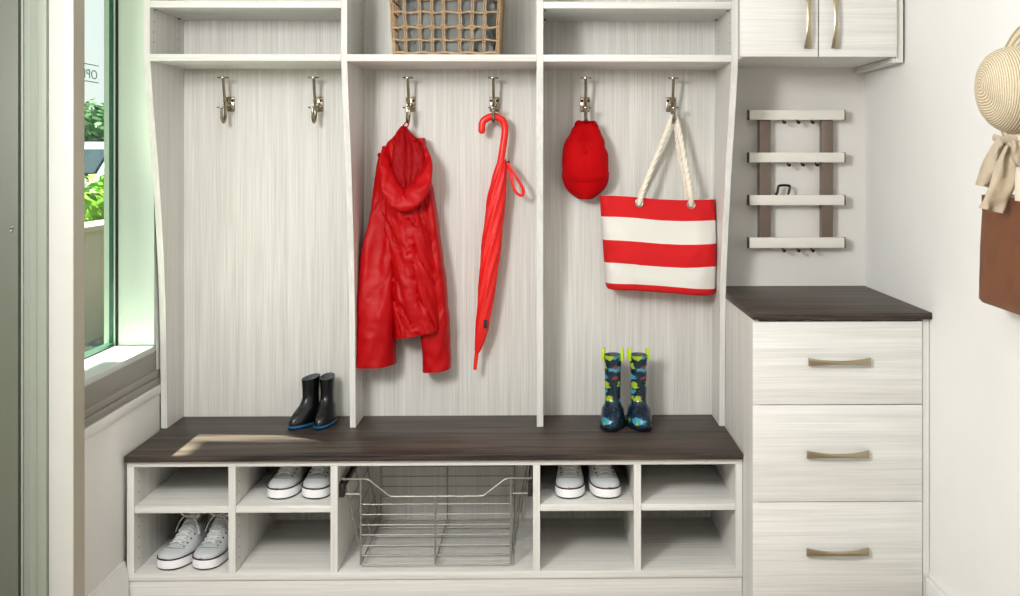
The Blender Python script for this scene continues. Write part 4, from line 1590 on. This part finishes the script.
hx_, hy_ = -4.2, 9.8
t = thing('hedge', 'lime green hedge behind the low stucco wall, seen through the window', 'hedge', (hx_, hy_, -0.05))
leaves('foliage', [((hx_ + 0.04 * math.sin(k * 2.1), 6.4 + 0.75 * k, 0.60 + 0.04 * math.sin(k * 1.7)), (0.45, 0.62, 0.56)) for k in range(10)], 7000, 0.055, 'leaf_lime', t)
for k in range(5):
    m = MB(); m.tube([(hx_, 6.6 + 1.5 * k, -0.05), (hx_, 6.6 + 1.5 * k, 0.5)], 0.03, 8)
    obj('stem', m, 'bark', t)
tx, ty = -12.3, 27.5
t = thing('tree', 'round green tree beyond the parked car, seen through the window', 'tree', (tx, ty, -0.05))
leaves('crown', [((tx, ty, 1.9), (1.7, 2.6, 0.95)), ((tx + 0.4, ty + 1.5, 1.7), (1.5, 1.9, 0.8)), ((tx - 0.2, ty - 1.8, 1.6), (1.4, 1.7, 0.8))], 3600, 0.14, 'leaf', t)
m = MB(); m.tube([(tx, ty, -0.05), (tx, ty, 1.6)], 0.16, 10)
obj('trunk', m, 'bark', t)
# parked car
cxp, cyp = -7.15, 16.6
car = thing('parked_car', 'silver car parked outside behind the lime shrubs', 'car', (cxp, cyp, -0.05))
side = [(-2.2, 0.35), (-2.25, 0.62), (-2.1, 0.92), (-1.55, 1.0), (-0.95, 1.42), (-0.3, 1.52), (0.7, 1.5), (1.25, 1.30), (1.75, 1.0), (2.2, 0.92), (2.28, 0.6), (2.2, 0.35)]
m = MB(); rows = []
for x, k in ((-0.86, 0.9), (-0.82, 1.0), (0.82, 1.0), (0.86, 0.9)):
    rows.append([V((cxp + x * (0.86 if z > 1.05 else 1.0), cyp + y * (0.99 if k < 1 else 1), -0.05 + 0.12 + z * (0.985 if k < 1 else 1))) for y, z in side])
m.loft(rows)
body_ = obj('car_body', m, 'car_paint', car, smooth=25)
m = MB()
for s_ in (-1, 1):
    x = cxp + s_ * 0.76
    m.loft([[V((x - 0.02 * s_, cyp + y, z + 0.07)) for y, z in ((-1.3, 1.03), (-0.85, 1.38), (0.75, 1.40), (1.2, 1.24), (1.45, 1.05))], [V((x + 0.025 * s_, cyp + y, z + 0.07)) for y, z in ((-1.3, 1.03), (-0.85, 1.36), (0.75, 1.38), (1.2, 1.22), (1.45, 1.05))]])
obj('side_window', m, 'car_glass', car)
m = MB()
m.loft([[V((cxp + x, cyp + y - 0.03, z + 0.09)) for x in (-0.62, 0.62)] + [V((cxp + x, cyp + y + 0.02, z + 0.07)) for x in (0.62, -0.62)] for y, z in ((-1.52, 1.03), (-1.0, 1.38))])
obj('windscreen', m, 'car_glass', car)
for sx in (-1, 1):
    for sy in (-1.4, 1.4):
        m = MB(); m.disc((cxp + sx * 0.66, cyp + sy, 0.26), (sx, 0, 0), 0.31, 0.21, 24)
        obj('wheel', m, 'tyre', car)

# ------------------------------------------------------------------ light
wd = bpy.data.worlds.new('sky'); scene.world = wd
wd.use_nodes = True
n, l = wd.node_tree.nodes, wd.node_tree.links
bgn = n['Background']
tc = n.new('ShaderNodeTexCoord'); sep = n.new('ShaderNodeSeparateXYZ')
l.new(tc.outputs['Generated'], sep.inputs[0])
nz = noise_tex(n, l, tc.outputs['Generated'], 3.0, 4)
c1 = ramp(n, l, sep.outputs['Z'], [(0.0, (1.0, 1.0, 1.0, 1)), (0.25, (0.84, 0.93, 1.0, 1)), (1.0, (0.42, 0.62, 0.92, 1))])
c2 = mixc(n, l, ramp(n, l, nz, [(0.4, (0, 0, 0, 1)), (0.65, (0.7, 0.7, 0.7, 1))]), c1, (0.98, 0.99, 1, 1))
l.new(c2, bgn.inputs['Color'])
bgn.inputs['Strength'].default_value = 1.15


def light(name, kind, loc, energy, color=(1, 1, 1), size=None, target=None, direction=None):
    d = bpy.data.lights.new(name, kind); d.energy = energy; d.color = color
    o = bpy.data.objects.new(name, d); C.objects.link(o); o.location = loc
    if kind == 'AREA':
        d.shape = 'RECTANGLE'; d.size, d.size_y = size
    v = V(direction) if direction else V(target) - V(loc)
    o.rotation_euler = v.to_track_quat('-Z', 'Y').to_euler()
    return o


s = light('sun', 'SUN', (-6, 3, 8), 36.0, (1.0, 0.91, 0.79), direction=(0.534, -0.035, -1.0))
s.data.angle = math.radians(0.9)
light('key_lamp', 'AREA', (-1.05, 0.85, 1.95), 55, (1.0, 0.998, 0.992), (0.45, 0.45), target=(0.85, 2.8, 1.15))
light('ceiling_fill', 'AREA', (-0.2, 0.9, 2.40), 34, (1.0, 0.998, 0.99), (1.6, 1.6), target=(-0.1, 1.5, 0))  # added fill light below the ceiling, out of view
light('wall_fill', 'AREA', (-1.5, -0.6, 1.8), 17, (1.0, 0.995, 0.985), (1.4, 1.0), target=(1.1, 2.1, 1.2))  # added fill light, out of view, to brighten the right wall

scene.view_settings.view_transform = 'Standard'
scene.view_settings.look = 'None'
scene.view_settings.exposure = -0.14
scene.view_settings.gamma = 1.0
scene.view_settings.use_curve_mapping = False
cyc = scene.cycles
cyc.max_bounces = 8
cyc.transparent_max_bounces = 16
cyc.sample_clamp_indirect = 6.0
cyc.caustics_reflective = False
cyc.caustics_refractive = False
cyc.use_denoising = True
